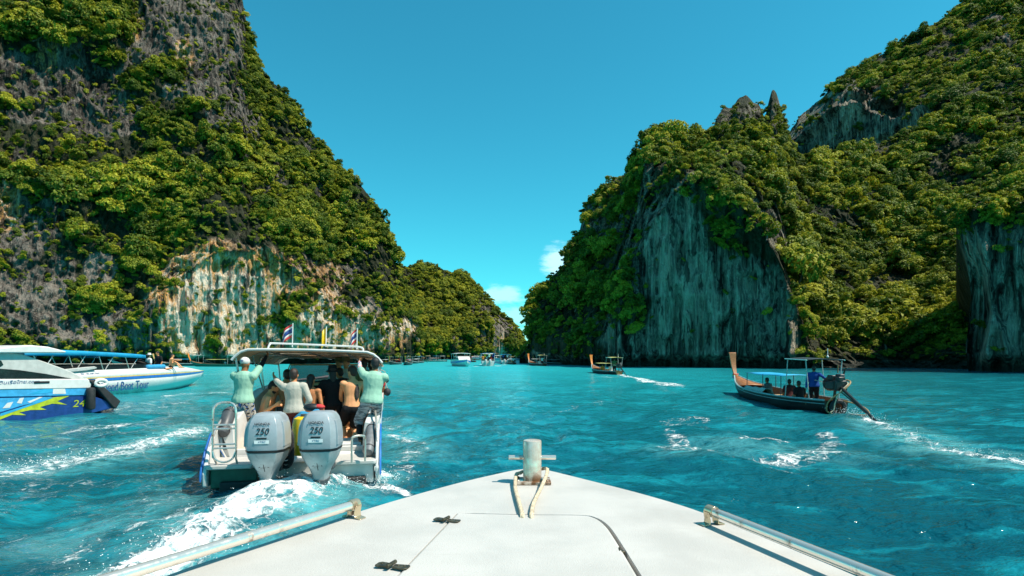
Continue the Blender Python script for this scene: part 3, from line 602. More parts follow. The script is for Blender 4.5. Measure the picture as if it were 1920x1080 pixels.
# ------------------------------------------------------------------ mesh building
class G:
    def __init__(s): s.v = []; s.f = []
    def add(s, vs, fs):
        o = len(s.v); s.v += [Vector(x) for x in vs]; s.f += [tuple(i+o for i in f) for f in fs]; return s
    def box(s, c, d, rot=None):
        M = (Euler(rot).to_matrix() if rot else Matrix.Identity(3)); c = Vector(c)
        vs = [c+M@Vector((x*d[0]/2, y*d[1]/2, z*d[2]/2)) for x in (-1, 1) for y in (-1, 1) for z in (-1, 1)]
        return s.add(vs, [(0, 1, 3, 2), (4, 6, 7, 5), (0, 4, 5, 1), (2, 3, 7, 6), (0, 2, 6, 4), (1, 5, 7, 3)])
    def loft(s, rings, closed=True, caps=True):
        k = len(rings[0]); vs = [p for r in rings for p in r]; fs = []
        for i in range(len(rings)-1):
            for j in range(k if closed else k-1):
                j2 = (j+1) % k; fs.append((i*k+j, i*k+j2, (i+1)*k+j2, (i+1)*k+j))
        if caps and closed:
            fs.append(tuple(range(k))[::-1]); fs.append(tuple((len(rings)-1)*k+j for j in range(k)))
        return s.add(vs, fs)
    def tube(s, pts, r, k=8, closed=False):
        pts = [Vector(p) for p in pts]; n = len(pts); rs = r if isinstance(r, (list, tuple)) else [r]*n
        rings = []; up = None
        for i, p in enumerate(pts):
            a = pts[(i-1) % n] if (closed or i > 0) else p; b = pts[(i+1) % n] if (closed or i < n-1) else p
            t = (b-a).normalized()
            if up is None: up = t.orthogonal().normalized()
            up = (up-t*up.dot(t)).normalized(); sd = t.cross(up)
            rings.append([p+(up*math.cos(q)+sd*math.sin(q))*rs[i] for q in [2*math.pi*j/k for j in range(k)]])
        if closed: rings.append(rings[0]); return s.loft(rings, True, False)
        return s.loft(rings)
    def lathe(s, prof, c=(0, 0, 0), k=20, axis=(0, 0, 1)):
        q = Vector(axis).to_track_quat('Z', 'Y'); c = Vector(c)
        return s.loft([[c+q@Vector((r*math.cos(2*math.pi*j/k), r*math.sin(2*math.pi*j/k), z)) for j in range(k)] for r, z in prof])
    def ball(s, c, r, k=10, m=6, rot=None):
        r = r if isinstance(r, (list, tuple)) else (r, r, r); Q = Euler(rot).to_matrix() if rot else Matrix.Identity(3); c = Vector(c)
        rings = []
        for i in range(1, m):
            a = math.pi*i/m
            rings.append([c+Q@Vector((r[0]*math.sin(a)*math.cos(2*math.pi*j/k), r[1]*math.sin(a)*math.sin(2*math.pi*j/k), -r[2]*math.cos(a))) for j in range(k)])
        o = len(s.v); s.loft(rings, True, False); b = len(s.v)
        s.v += [c+Q@Vector((0, 0, -r[2])), c+Q@Vector((0, 0, r[2]))]
        for j in range(k):
            s.f.append((o+(j+1) % k, o+j, b)); s.f.append((b-k+j, b-k+(j+1) % k, b+1))
        return s
    def prism(s, poly, a, b, ax=2):
        "polygon (2-D) extruded from a to b along axis ax"
        def pt(p, h):
            q = [p[0], p[1]]; q.insert(ax, h); return Vector(q)
        n = len(poly); vs = [pt(p, a) for p in poly]+[pt(p, b) for p in poly]
        return s.add(vs, [tuple(range(n))[::-1], tuple(range(n, 2*n))]+[(i, (i+1) % n, n+(i+1) % n, n+i) for i in range(n)])
    def build(s, name, mat, parent=None, smooth=None, bevel=0.0, seg=2, label=None, solid=0.0):
        bm = bmesh.new(); vs = [bm.verts.new(v) for v in s.v]
        for f in s.f:
            try: bm.faces.new([vs[i] for i in f])
            except ValueError: pass
        bmesh.ops.remove_doubles(bm, verts=bm.verts, dist=1e-5)
        bmesh.ops.recalc_face_normals(bm, faces=bm.faces)
        me = bpy.data.meshes.new(name); bm.to_mesh(me); bm.free(); me.materials.append(mat)
        ang = R(40) if smooth is None else smooth
        if ang:
            me.polygons.foreach_set('use_smooth', [True]*len(me.polygons))
            me.set_sharp_from_angle(angle=ang)
        o = link(bpy.data.objects.new(name, me), parent)
        if solid:
            md = o.modifiers.new('solid', 'SOLIDIFY'); md.thickness = solid
        if bevel:
            md = o.modifiers.new('bevel', 'BEVEL'); md.width = bevel; md.segments = seg; md.limit_method = 'ANGLE'; md.angle_limit = R(35)
        if label: o['label'] = label
        return o
def spline(pts, n=8):
    "Catmull-Rom through points"
    P_ = [Vector(p) for p in pts]; out = []
    for i in range(len(P_)-1):
        a, b, c, d = P_[max(i-1, 0)], P_[i], P_[i+1], P_[min(i+2, len(P_)-1)]
        for k in range(n):
            t = k/n; out.append(0.5*((2*b)+(c-a)*t+(2*a-5*b+4*c-d)*t*t+(3*b-a-3*c+d)*t**3))
    out.append(P_[-1]); return out
def text_mesh(name, body, size, mat, parent, loc, rot, shear=0.0, depth=0.002, xs=1.0, align='CENTER'):
    cu = bpy.data.curves.new(name, 'FONT'); cu.body = body; cu.size = size; cu.shear = shear; cu.extrude = depth; cu.align_x = align; cu.align_y = 'CENTER'; cu.resolution_u = 3
    tmp = bpy.data.objects.new(name, cu); C.objects.link(tmp)
    me = bpy.data.meshes.new_from_object(tmp.evaluated_get(bpy.context.evaluated_depsgraph_get()))
    bpy.data.objects.remove(tmp); bpy.data.curves.remove(cu); me.materials.clear(); me.materials.append(mat)
    o = link(bpy.data.objects.new(name, me), parent); o.location = loc; o.rotation_euler = rot; o.scale = (xs, 1, 1)
    return o

M = {}
M['gelcoat'] = simple('white_gelcoat', (0.62, 0.60, 0.56), 0.38, var=0.10, scale=5.0, bump=0.12, bscale=160, dirt=((0.42, 0.40, 0.36), 0.28))
def deck_material():
    m, t, b, o = material('weathered_white_deck'); oc = t.n('ShaderNodeTexCoord').outputs['Object']
    n1 = t.noise(oc, 3.5, 4, .6); n2 = t.noise(oc, 26, 4, .65)
    c = t.mix(t.ss(n1, .3, .7), rgb(.50, .475, .44), rgb(.55, .525, .49))
    scuff = t.math('MULTIPLY', t.ss(t.noise(t.scale(oc, (2.2, 30, 1)), 2.6, 4, .65, .3), .60, .72), t.ss(t.noise(oc, 2.0, 2, .5), .47, .60))
    c = t.mix(t.math('MULTIPLY', scuff, .38), c, rgb(.36, .345, .32))
    vo = t.n('ShaderNodeTexVoronoi', feature='F1'); vo.inputs['Scale'].default_value = 34; t.set(vo.inputs['Vector'], oc)
    sp = t.math('MULTIPLY', t.ss(vo.outputs[0], .13, .05), t.ss(n1, .52, .66)); c = t.mix(t.math('MULTIPLY', sp, .55), c, rgb(.24, .20, .15))
    c = t.mix(t.ss(n2, .60, .78, 0, .25), c, rgb(.44, .42, .38))
    t.set(b.inputs['Base Color'], c); t.set(b.inputs['Roughness'], t.ss(n1, .3, .7, .38, .55))
    bm = t.n('ShaderNodeBump'); bm.inputs['Strength'].default_value = .4; bm.inputs['Distance'].default_value = .004; t.set(bm.inputs['Height'], t.noise(oc, 240, 2, .6)); t.set(b.inputs['Normal'], bm.outputs[0])
    return m
M['deck'] = deck_material()
M['white'] = simple('white_paint', (0.66, 0.645, 0.615), 0.35, var=0.08, dirt=((0.5, 0.48, 0.44), 0.25))
M['greywhite'] = simple('grey_white_cabin', (0.50, 0.49, 0.46), 0.45, var=0.12)
M['cream'] = simple('cream_lining', (0.85, 0.56, 0.32), 0.7, var=0.15)
M['cream_d'] = simple('tan_panel', (0.72, 0.42, 0.20), 0.6, var=0.2)
M['blue'] = simple('blue_paint', (0.03, 0.16, 0.52), 0.35, var=0.2)
M['navy'] = simple('navy_paint', (0.012, 0.045, 0.20), 0.35, var=0.25)
M['sky'] = simple('light_blue_paint', (0.05, 0.34, 0.62), 0.4, var=0.2)
M['lime'] = simple('lime_paint', (0.42, 0.50, 0.02), 0.4, var=0.25)
M['tarp'] = simple('blue_tarp', (0.02, 0.36, 0.62), 0.6, var=0.18, scale=2.0, bump=0.4, bscale=7)
M['black'] = simple('black_rubber', (0.02, 0.02, 0.021), 0.65, var=0.4, dirt=((0.10, 0.10, 0.08), 0.4), bump=0.3)
M['darkgrey'] = simple('dark_grey_plastic', (0.07, 0.075, 0.08), 0.5, var=0.3)
M['grey'] = simple('grey_fender', (0.16, 0.17, 0.18), 0.5, var=0.3)
M['glass'] = simple('smoked_glass', (0.012, 0.014, 0.015), 0.08, var=0.3, spec=0.6)
M['cowl'] = simple('silver_cowl', (0.34, 0.385, 0.41), 0.36, metal=0.15, var=0.10, dirt=((0.20, 0.21, 0.21), 0.25))
M['cowl_low'] = simple('worn_silver_leg', (0.40, 0.42, 0.42), 0.5, metal=0.1, var=0.25, scale=4, dirt=((0.10, 0.10, 0.09), 0.75))
M['ink'] = simple('black_print', (0.012, 0.012, 0.014), 0.5, var=0.1)
M['blueink'] = simple('dark_blue_print', (0.02, 0.07, 0.20), 0.5, var=0.1)
M['sticker'] = simple('white_sticker', (0.8, 0.8, 0.78), 0.5, var=0.05)
M['yellow'] = simple('yellow_plastic', (0.80, 0.52, 0.01), 0.45, var=0.15)
M['orange'] = simple('orange_paint', (0.70, 0.20, 0.02), 0.5, var=0.25)
M['red'] = simple('red_cloth', (0.55, 0.03, 0.03), 0.7, var=0.25)
M['pink'] = simple('pink_ribbon', (0.75, 0.18, 0.30), 0.7, var=0.25)
M['green'] = simple('green_hull_paint', (0.015, 0.10, 0.065), 0.45, var=0.35)
M['darkhull'] = simple('dark_tarred_hull', (0.026, 0.022, 0.018), 0.42, var=0.5, scale=3, stretch=(1, .2, 1), dirt=((0.07, 0.05, 0.03), 0.6))
M['wood'] = simple('varnished_wood', (0.36, 0.14, 0.045), 0.42, var=0.35, scale=4, stretch=(6, .5, 6))
M['wood_in'] = simple('red_brown_wood', (0.26, 0.075, 0.022), 0.5, var=0.4, scale=4, stretch=(6, .5, 6))
M['wood_pale'] = simple('pale_plank', (0.50, 0.32, 0.12), 0.55, var=0.3, scale=4, stretch=(6, .5, 6))
M['rail_paint'] = simple('pale_gunwale_paint', (0.30, 0.42, 0.42), 0.5, var=0.3)
M['canvas'] = simple('pale_canvas', (0.45, 0.50, 0.47), 0.85, var=0.25)
M['darkroof'] = simple('dark_teal_roof', (0.012, 0.03, 0.036), 0.8, var=0.4)
M['boardy'] = simple('yellow_green_board', (0.46, 0.44, 0.14), 0.6, var=0.25)
M['rope'] = simple('cream_rope', (0.58, 0.47, 0.33), 0.85, var=0.3, scale=30, dirt=((0.10, 0.07, 0.04), 0.6))
M['tan_rope'] = simple('tan_hose', (0.42, 0.24, 0.10), 0.7, var=0.3)
M['engine'] = simple('oily_engine_block', (0.03, 0.032, 0.032), 0.4, metal=0.3, var=0.6, dirt=((0.16, 0.12, 0.08), 0.5))
M['rust_steel'] = simple('rusty_steel_shaft', (0.12, 0.07, 0.05), 0.5, metal=0.5, var=0.5)
M['brass'] = simple('dark_bronze_hinge', (0.10, 0.085, 0.055), 0.42, metal=0.6, var=0.6, scale=40, dirt=((0.30, 0.20, 0.08), 0.5))
M['towel'] = simple('blue_towel', (0.03, 0.30, 0.52), 0.9, var=0.25, bump=0.6, bscale=60)
M['flag_red'] = M['red']; M['flag_white'] = M['white']; M['flag_blue'] = M['navy']
def steel(name, col, rough, rust):
    m, t, b, o = material(name); oc = t.n('ShaderNodeTexCoord').outputs['Object']
    n1 = t.noise(oc, 14, 6, .65); n2 = t.noise(t.scale(oc, (1, 1, .25)), 60, 4, .6)
    z = t.n('ShaderNodeSeparateXYZ'); t.set(z.inputs[0], oc)
    rm = t.ss(t.math('ADD', n1, t.math('MULTIPLY', n2, .25)), 0.66-0.22*rust, 0.84-0.1*rust)
    if rust: rm = t.math('MAXIMUM', t.math('MULTIPLY', rm, 0.5), t.math('MULTIPLY', rm, t.ss(z.outputs[2], 0.10, 0.015)))
    t.set(b.inputs['Base Color'], t.mix(rm, rgb(*col), rgb(0.16, 0.065, 0.02)))
    t.set(b.inputs['Metallic'], t.math('SUBTRACT', 0.48 if rust else 0.72, t.math('MULTIPLY', rm, 0.4)))
    t.set(b.inputs['Roughness'], t.math('ADD', t.math('MULTIPLY', n2, rough), t.math('MULTIPLY', rm, 0.3)))
    return m
M['steel'] = steel('stainless_steel', (0.86, 0.76, 0.66), 0.38, 0.0)
M['steel_gold'] = steel('tarnished_steel', (0.66, 0.52, 0.34), 0.34, 0.0)
M['steel_rust'] = steel('stainless_with_rust', (0.84, 0.72, 0.60), 0.40, 1.0)

# ------------------------------------------------------------------ the boat under the camera
DZ = 1.54
def dk(px, py, z=DZ):
    Y = F*(H-z)/(py-HZ); return ((px-960)/F*Y, Y)
bow = thing('speedboat_bow', (0, 0, 0), 0, 'white speedboat foredeck in the foreground with its bow pointing to the bay', 'boat')
Lp = [dk(*p) for p in [(311, 1080), (500, 1017), (703, 950), (850, 908), (930, 889)]]; Rp = [dk(*p) for p in [(1058, 889), (1110, 902), (1200, 925), (1300, 955), (1400, 995), (1500, 1036), (1600, 1078)]]
outline = [(-1.30, -1.6), (-1.28, -.6), (-1.20, .5), (-1.10, 1.1)]+Lp+[dk(966, 881.5), dk(988, 879.2), dk(1004, 879), dk(1026, 881.5)]+Rp+[(1.09, 1.1), (1.22, .5), (1.32, -.6), (1.35, -1.6)]
o3 = spline([(x, y, 0) for x, y in outline], 5); outline = [(p.x, p.y) for p in o3]
lid_px = [(862, 963), (985, 966), (1085, 967), (1112, 971), (1132, 983), (1150, 1006), (1195, 1080)]
lid = [dk(*p) for p in lid_px]+[(.335, 1.2), (.335, 1.0), (-.36, 1.0), (-.36, 1.35), dk(752, 1080)]
lid = [(p.x, p.y) for p in spline([(x, y, 0) for x, y in lid[:7]], 4)]+lid[7:]
def offset(poly, d):
    c = Vector((sum(p[0] for p in poly)/len(poly), sum(p[1] for p in poly)/len(poly))); n = len(poly); out = []
    for i in range(n):
        a, b, q = Vector(poly[i-1]), Vector(poly[i]), Vector(poly[(i+1) % n]); t = (q-a).normalized(); nn = Vector((t.y, -t.x))
        if nn.dot(b-c) < 0: nn = -nn
        out.append(tuple(b+nn*d))
    return out
def deck_mesh():
    bm = bmesh.new()
    def loop(poly, z):
        vs = [bm.verts.new((x, y, z)) for x, y in poly]; return vs, [bm.edges.new((vs[i], vs[(i+1) % len(vs)])) for i in range(len(vs))]
    ov, oe = loop(outline, DZ); hv, he = loop(offset(lid, 0.012), DZ)
    bmesh.ops.triangle_fill(bm, edges=oe+he, use_beauty=True)
    h2 = [bm.verts.new((v.co.x, v.co.y, DZ-0.035)) for v in hv]
    h3 = [bm.verts.new((x, y, DZ-0.035)) for x, y in offset(lid, -0.05)]
    for a, b_ in ((hv, h2), (h2, h3)):
        for i in range(len(a)): bm.faces.new((a[i], a[(i+1) % len(a)], b_[(i+1) % len(a)], b_[i]))
    o2 = [bm.verts.new((v.co.x, v.co.y, DZ-0.05)) for v in ov]
    for i in range(len(ov)): bm.faces.new((ov[i], ov[(i+1) % len(ov)], o2[(i+1) % len(ov)], o2[i]))
    bmesh.ops.recalc_face_normals(bm, faces=bm.faces)
    me = bpy.data.meshes.new('deck'); bm.to_mesh(me); bm.free(); me.materials.append(M['deck']); return me
dko = link(bpy.data.objects.new('deck', deck_mesh()), bow)
md = dko.modifiers.new('bevel', 'BEVEL'); md.width = 0.008; md.segments = 3; md.limit_method = 'ANGLE'; md.angle_limit = R(50)
c0 = Vector((0.06, 0.2))
rings = []
for z, k in ((DZ-0.052, .995), (DZ-0.35, .93), (0.7, .80), (0.1, .58), (-.4, .35)):
    rings.append([Vector((0.06+(x-0.06)*k, y*k-0.12*(1-k) if y > 0 else y, z)) for x, y in outline])
G().loft(rings).build('hull', M['gelcoat'], bow)
lid2 = [(x-.0105 if x < -.02 else x, y) for x, y in lid]
g = G(); g.prism(lid2, DZ-0.034, DZ+0.004); lido = g.build('hatch_lid', M['deck'], bow, bevel=0.010, seg=3)
for (px, py, a) in ((838, 979, -0.35), (736, 1066, -0.30)):
    x, y = dk(px, py); z = DZ+0.006; hg = G(); sc = 1.0
    hg.prism([(-.062, .012), (-.052, .022), (-.004, .016), (-.004, -.014), (-.052, -.022), (-.062, -.016)], 0, .005)
    hg.prism([(.062, .016), (.056, .020), (.004, .014), (.004, -.016), (.05, -.022), (.062, -.014)], 0, .005)
    hg.tube([(-.006, -.030, .009), (-.002, .026, .009)], .0075, 10)
    for sx in (-.045, -.02, .02, .045): hg.lathe([(.0055, .004), (.005, .0068), (.001, .0078)], (sx, .004, 0), 8)
    ho = hg.build('hinge', M['brass'], lido, bevel=.001); ho.location = (x, y, z); ho.rotation_euler = (0, 0, a); ho.scale = (.8, .8, .8)
lx, ly = dk(1166, 1033); g = G(); g.box((lx-.004, ly, DZ-.006), (.018, .030, .016), (0, 0, .35)); g.tube([(lx-.01, ly-.014, DZ), (lx-.004, ly+.018, DZ+.004)], .004, 8); g.build('latch', M['brass'], lido, bevel=.002)
# bollard
bx, by = dk(998, 905); bol = G().prism([(-.086, -.06), (.086, -.06), (.086, .06), (-.086, .06)], 0, .013).build('bollard', M['steel_rust'], bow, bevel=.002)
bol.location = (bx, by, DZ+.002)
G().lathe([(.0445, .013), (.0435, .02), (.0435, .195), (.0415, .199), (.038, .2005), (.0, .201)], (0, 0, 0), 40).build('post', M['steel_rust'], bol)
G().tube([(-.112, 0, .118), (.112, 0, .118)], .0108, 16).build('cross_bar', M['steel'], bol, bevel=.0015)
for sx in (-.068, .068):
    for sy in (-.042, .042): G().lathe([(.009, .012), (.009, .016), (.006, .0195), (0, .020)], (sx, sy, 0), 10).build('bolt', M['steel_rust'], bol)
# mooring rope: three laid strands
rp = thing('mooring_rope', (0, 0, 0), 0, 'cream twisted mooring rope looped round the steel bollard on the white foredeck', 'rope')
ax, ay = bx, by
pL = [dk(968, 905), dk(966, 921), dk(972, 945), dk(979, 970)]; pR = [dk(1024, 897), dk(1012, 925), dk(1001, 950), dk(997, 971)]
path = spline([(pL[3][0], pL[3][1]-.01, DZ-.02), (pL[3][0], pL[3][1], DZ+.012), (pL[2][0], pL[2][1], DZ+.016), (pL[1][0], pL[1][1], DZ+.018), (pL[0][0], pL[0][1]+.01, DZ+.034), (ax-.058, ay+.03, DZ+.04), (ax-.02, ay+.060, DZ+.045), (ax+.03, ay+.056, DZ+.052),
               (ax+.062, ay+.008, DZ+.066), (ax+.070, ay-.03, DZ+.058), (pR[1][0]+.012, pR[1][1]+.02, DZ+.030), (pR[2][0], pR[2][1], DZ+.016), (pR[3][0], pR[3][1], DZ+.012), (pR[3][0]-.003, pR[3][1]-.01, DZ-.02)], 14)
acc = [0]
for a, b_ in zip(path[:-1], path[1:]): acc.append(acc[-1]+(b_-a).length)
for k in range(3):
    pts = []
    for i, p in enumerate(path):
        t = (path[min(i+1, len(path)-1)]-path[max(i-1, 0)]).normalized(); u = t.cross(Vector((.3, .2, 1))).normalized(); v = t.cross(u); a = acc[i]/.045*2*math.pi/1.6+k*2.094
        pts.append(p+(u*math.cos(a)+v*math.sin(a))*.0042)
    G().tube(pts, .0050, 6).build('strand', M['rope'], rp)
# hand rails
for side, p0, p1, foot in (('left', (668, 945), (228, 1079), (686, 960)), ('right', (1330, 957), (1642, 1079), (1321, 977))):
    a = Vector(dk(p0[0], p0[1], DZ+.048)+(DZ+.048,)); b_ = Vector(dk(p1[0], p1[1], DZ+.050)+(DZ+.050,)); d = (b_-a)
    hr = thing('hand_rail', a, 0); hr.parent = bow
    hr = G().tube([a-a, d*.5, d*1.9], .0165, 20).build('hand_rail', M['steel'], bow); bpy.data.objects.remove(bow.children[[c.type for c in bow.children].index('EMPTY')]); hr.location = a
    t = d.normalized(); n_ = Vector((0, 0, 1)); w_ = t.cross(n_)
    for f in (0.012, d.length*1.25):
        cg = G(); c = t*f
        cg.tube([c-t*.018, c+t*.020], .0205, 20)
        s = -1 if side == 'left' else 1
        q = [Vector((0, 0, 0))+c+w_*s*.018*-1+n_*(-.008), c-w_*s*.017+n_*(-.030), c-w_*s*.020+n_*(-.040), c-w_*s*.052+n_*(-.0435)]
        prof = [c+w_*.0235+n_*0, c+w_*.018+n_*-.026, c+w_*.020+n_*-.040, c+w_*.046+n_*-.044]
        for sg in (1, -1):
            pr = [c+(p-c).project(n_)+(p-c).project(w_)*sg for p in prof]
            cg.loft([[p-t*.017, p+t*.017, p+t*.017+n_*-.004-w_*sg*.003, p-t*.017+n_*-.004-w_*sg*.003] for p in pr])
        cg.build('rail_clamp', M['steel_gold'], hr, bevel=.0012)

# ------------------------------------------------------------------ speedboat hulls
def hull_sections(L, hb, sheer, fwd_taper=0.42, dead=0.10, chine=0.72, chz=0.12, keel=-0.35, n=22, y0=0.0, pw=2.2):
    out = []
    for i in range(n):
        u = i/(n-1); y = y0+(L-y0)*u
        t = max(0.0, (u-(1-fwd_taper))/fwd_taper); w = hb*(1-t**pw)*(0.94+0.06*min(1, u*5)); w = max(w, 0.015)
        gz = sheer(u); cw = max(w*(chine-0.25*t), 0.01); cz = chz+(gz-chz)*0.62*t**2.0; kz = keel+(gz-0.25-keel)*t**3.2
        out.append((y, w, gz, cw, cz, kz))
    return out
def hull_mesh(secs, g=None):
    g = g or G(); rings = []
    for (y, w, gz, cw, cz, kz) in secs:
        mid = (w*.93+cw*.07, (gz*.55+cz*.45))
        rings.append([Vector((-w, y, gz)), Vector((-mid[0], y, mid[1])), Vector((-cw, y, cz)), Vector((0, y, kz)), Vector((cw, y, cz)), Vector((mid[0], y, mid[1])), Vector((w, y, gz))])
    g.loft(rings, closed=False, caps=False)
    k = len(g.v)-len(rings)*7
    return g
def strip_along(secs, side, z0, z1, off=0.012, u0=0, u1=None, th=.014):
    "band following the hull side between two shares of the topside height (1 = gunwale)"
    g = G(); rs = []
    for (y, w, gz, cw, cz, kz) in secs[u0:u1]:
        def at(f):
            if f >= 1: return Vector((side*(w+off), y, gz+(f-1)*.3))
            m = (w*.93+cw*.07, gz*.55+cz*.45)
            if f > .55: q = (f-.55)/.45; return Vector((side*(m[0]+(w-m[0])*q+off), y, m[1]+(gz-m[1])*q))
            q = f/.55; return Vector((side*(cw+(m[0]-cw)*q+off), y, cz+(m[1]-cz)*q))
        a, b_ = at(z0), at(z1); inn = Vector((-side*th, 0, 0)); rs.append([a, b_, b_+inn, a+inn])
    return g.loft(rs)
# ------------------------------------------------------------------ white speedboat with two outboards
def world_of(ob_loc, rz): return Matrix.Translation(ob_loc)@Matrix.Rotation(rz, 4, 'Z')
SB_LOC, SB_RZ = Vector((-3.47, 9.30, 0)), R(12)
SBM = world_of(SB_LOC, SB_RZ); SBI = SBM.inverted()
def sb(px, py, Y): return SBI@P(px, py, Y)
sbt = thing('tour_speedboat', SB_LOC, SB_RZ, 'white speedboat seen from astern with two grey outboards and crowded cockpit', 'speedboat')
def sheer(u): return 0.92+0.36*min(1, u*2.6)+0.18*u
secs = hull_sections(9.2, 1.36, sheer, y0=0.75, n=26, chine=.80, chz=.10, keel=-.35)
hm = hull_mesh(secs)
# transom plate and side wings that drop to the swim platforms
hm.add([Vector((x, .76, z)) for x, z in ((-1.05, .08), (0, -.35), (1.05, .08), (1.05, .46), (-1.05, .46))], [(0, 1, 2, 3, 4)])
hm.build('hull', M['white'], sbt, solid=0.03)
for s in (-1, 1):
    G().prism([(.78, -.0), (.78, .93), (.52, .88), (.22, .62), (.06, .40), (.0, .30), (.02, .10)], s*1.27, s*1.33, 0).build('quarter_wing', M['white'], sbt, bevel=.015)
    g = G(); g.loft([[Vector((s*1.335, y, z-.06)), Vector((s*1.365, y, z-.03)), Vector((s*1.365, y, z+.03)), Vector((s*1.335, y, z+.06))] for y, z in ((-.02, .22), (.02, .34), (.2, .58), (.5, .82), (.80, .88))]); g.build('blue_edge', M['blue'], sbt, bevel=.01)
    strip_along(secs, s, .10, .55, .006).build('blue_band', M['blue'], sbt)
    strip_along(secs, s, .90, 1.08, .02, th=.05).build('rub_rail', M['white'], sbt)
    # coaming: wide white side deck sloping inwards
    g = G(); rs = []
    for (y, w, gz, cw, cz, kz) in secs[:17]:
        rs.append([Vector((s*(w-.005), y, gz+.012)), Vector((s*(w-.20), y, gz+.045)), Vector((s*(w-.22), y, gz-.05)), Vector((s*(w-.26), y, .24)), Vector((s*(w-.21), y, .24)), Vector((s*(w-.03), y, gz-.06))])
    g.loft(rs).build('side_coaming', M['white'], sbt, bevel=.012)
    pl = G().prism([(s*.62, -.02), (s*1.26, -.02), (s*1.30, .05), (s*1.30, .80), (s*.62, .80), (s*.50, .55), (s*.50, .12)], .36, .43).build('swim_platform', M['deck'], sbt, bevel=.018)
    G().prism([(s*.55, .10), (s*1.24, .10), (s*1.24, .76), (s*.60, .76)], .05, .357).build('platform_box', M['green'] if s < 0 else M['white'], sbt, bevel=.02)
G().prism([(-1.24, .80), (1.24, .80), (1.15, 6.4), (-1.15, 6.4)], .16, .235).build('cockpit_floor', M['cream'], sbt)
G().box((0, .82, .36), (2.5, .07, .38)).build('transom', M['white'], sbt, bevel=.015)
G().box((0.02, .14, .03), (2.2, .34, .26)).build('transom_bracket', M['black'], sbt, bevel=.02)
g = G(); g.box((0.1, .55, .23), (1.0, .5, .30)); g.build('motor_well', M['greywhite'], sbt, bevel=.02)
G().box((-.98, 3.6, .42), (.36, 3.8, .38)).build('bench', M['cream'], sbt, bevel=.03); G().box((.98, 3.6, .42), (.36, 3.8, .38)).build('bench', M['cream'], sbt, bevel=.03)
G().box((.58, 1.35, .40), (.85, .7, .34)).build('storage_box', M['white'], sbt, bevel=.03)
# fore cabin front and windscreen
g = G(); g.prism([(-1.1, .24), (1.1, .24), (1.1, 1.28), (.9, 1.42), (-.9, 1.42), (-1.1, 1.28)], 6.0, 6.08, 1); g.build('cabin_front', M['cream'], sbt, bevel=.02)
G().box((-.15, 5.92, .78), (.62, .14, .98)).build('console', M['cream_d'], sbt, bevel=.03)
g = G(); g.prism([(-1.12, 1.44), (1.12, 1.44), (.95, 1.86), (-.95, 1.86)], 6.02, 6.035, 1); wsn = g.build('windscreen', M['glass'], sbt)
mt, t_, b_, o_ = material('tinted_screen'); b_.inputs['Base Color'].default_value = rgb(.35, .3, .32); b_.inputs['Roughness'].default_value = .06; b_.inputs['Transmission Weight'].default_value = .8; b_.inputs['IOR'].default_value = 1.05; wsn.data.materials[0] = mt
G().tube([(-1.14, 6.03, 1.43), (-.97, 6.03, 1.88), (.97, 6.03, 1.88), (1.14, 6.03, 1.43)], .022, 8).build('screen_frame', M['cream_d'], wsn)
# foredeck
g = G(); g.loft([[Vector((-w, y, gz)), Vector((0, y, gz+.14)), Vector((w, y, gz))] for (y, w, gz, a, b2, c2) in secs[15:]], closed=False, caps=False); g.build('foredeck', M['white'], sbt, solid=.03)
# roof: cambered soft top on a steel frame
def roof_pt(x, y):
    u = (y-1.9)/4.6; c = x/1.36
    return Vector((x, y, 2.205-.17*u+.03*(1-c*c)-.19*(max(0, abs(c)-.80)/.20)**1.8+.03*c*-1))
xs_ = [-1.36, -1.33, -1.28, -1.2, -1.08, -.8, -.4, 0, .4, .8, 1.08, 1.2, 1.28, 1.33, 1.36]; ys_ = [1.9, 2.0, 2.8, 3.7, 4.6, 5.5, 6.4, 6.5]
g = G(); g.loft([[roof_pt(x, y) for x in xs_] for y in ys_], closed=False, caps=False); roof = g.build('canopy', M['cream'], sbt, solid=.02)
g = G(); g.loft([[roof_pt(x, y)+Vector((0, 0, .012)) for x in xs_] for y in ys_], closed=False, caps=False); g.build('canopy_skin', M['white'], roof, solid=.012)
for y in (1.88, 6.52): G().tube([roof_pt(x, y)+Vector((0, 0, -.005)) for x in xs_], .024, 8).build('roof_hoop', M['white'] if y < 3 else M['steel'], roof)
for y in (2.9, 3.9, 4.9, 5.8): G().tube([roof_pt(x, y)+Vector((0, 0, -.04)) for x in xs_[1:-1]], .016, 8).build('roof_bow', M['steel'], roof)
for x in (-.7, 0, .7): G().tube([roof_pt(x, y)+Vector((0, 0, -.055)) for y in ys_], .014, 8).build('roof_batten', M['darkgrey'], roof)
G().tube(spline([roof_pt(-.75, 2.0), roof_pt(-.72, 2.04)+Vector((0, 0, .10)), roof_pt(-.6, 2.1)+Vector((0, 0, .12)), roof_pt(.55, 2.1)+Vector((0, 0, .10)), roof_pt(.95, 2.04)+Vector((0, 0, .09)), roof_pt(1.0, 2.0)], 5), .018, 8).build('roof_rail', M['white'], roof)
for s in (-1, 1):
    for y0, y1 in ((2.1, 1.95), (4.1, 4.1), (6.1, 6.3)):
        G().tube([(s*1.20, y0, 1.15), roof_pt(s*1.30, y1)+Vector((0, 0, -.03))], .02, 8).build('roof_post', M['steel'] if s < 0 else M['white'], roof)
    G().tube([(s*1.20, 2.2, 1.2), roof_pt(s*1.2, 3.6)+Vector((0, 0, -.05))], .015, 8).build('roof_brace', M['steel'], roof)
    G().tube([(s*1.20, 4.1, 1.2), roof_pt(s*1.2, 2.9)+Vector((0, 0, -.05))], .015, 8).build('roof_brace', M['steel'], roof)
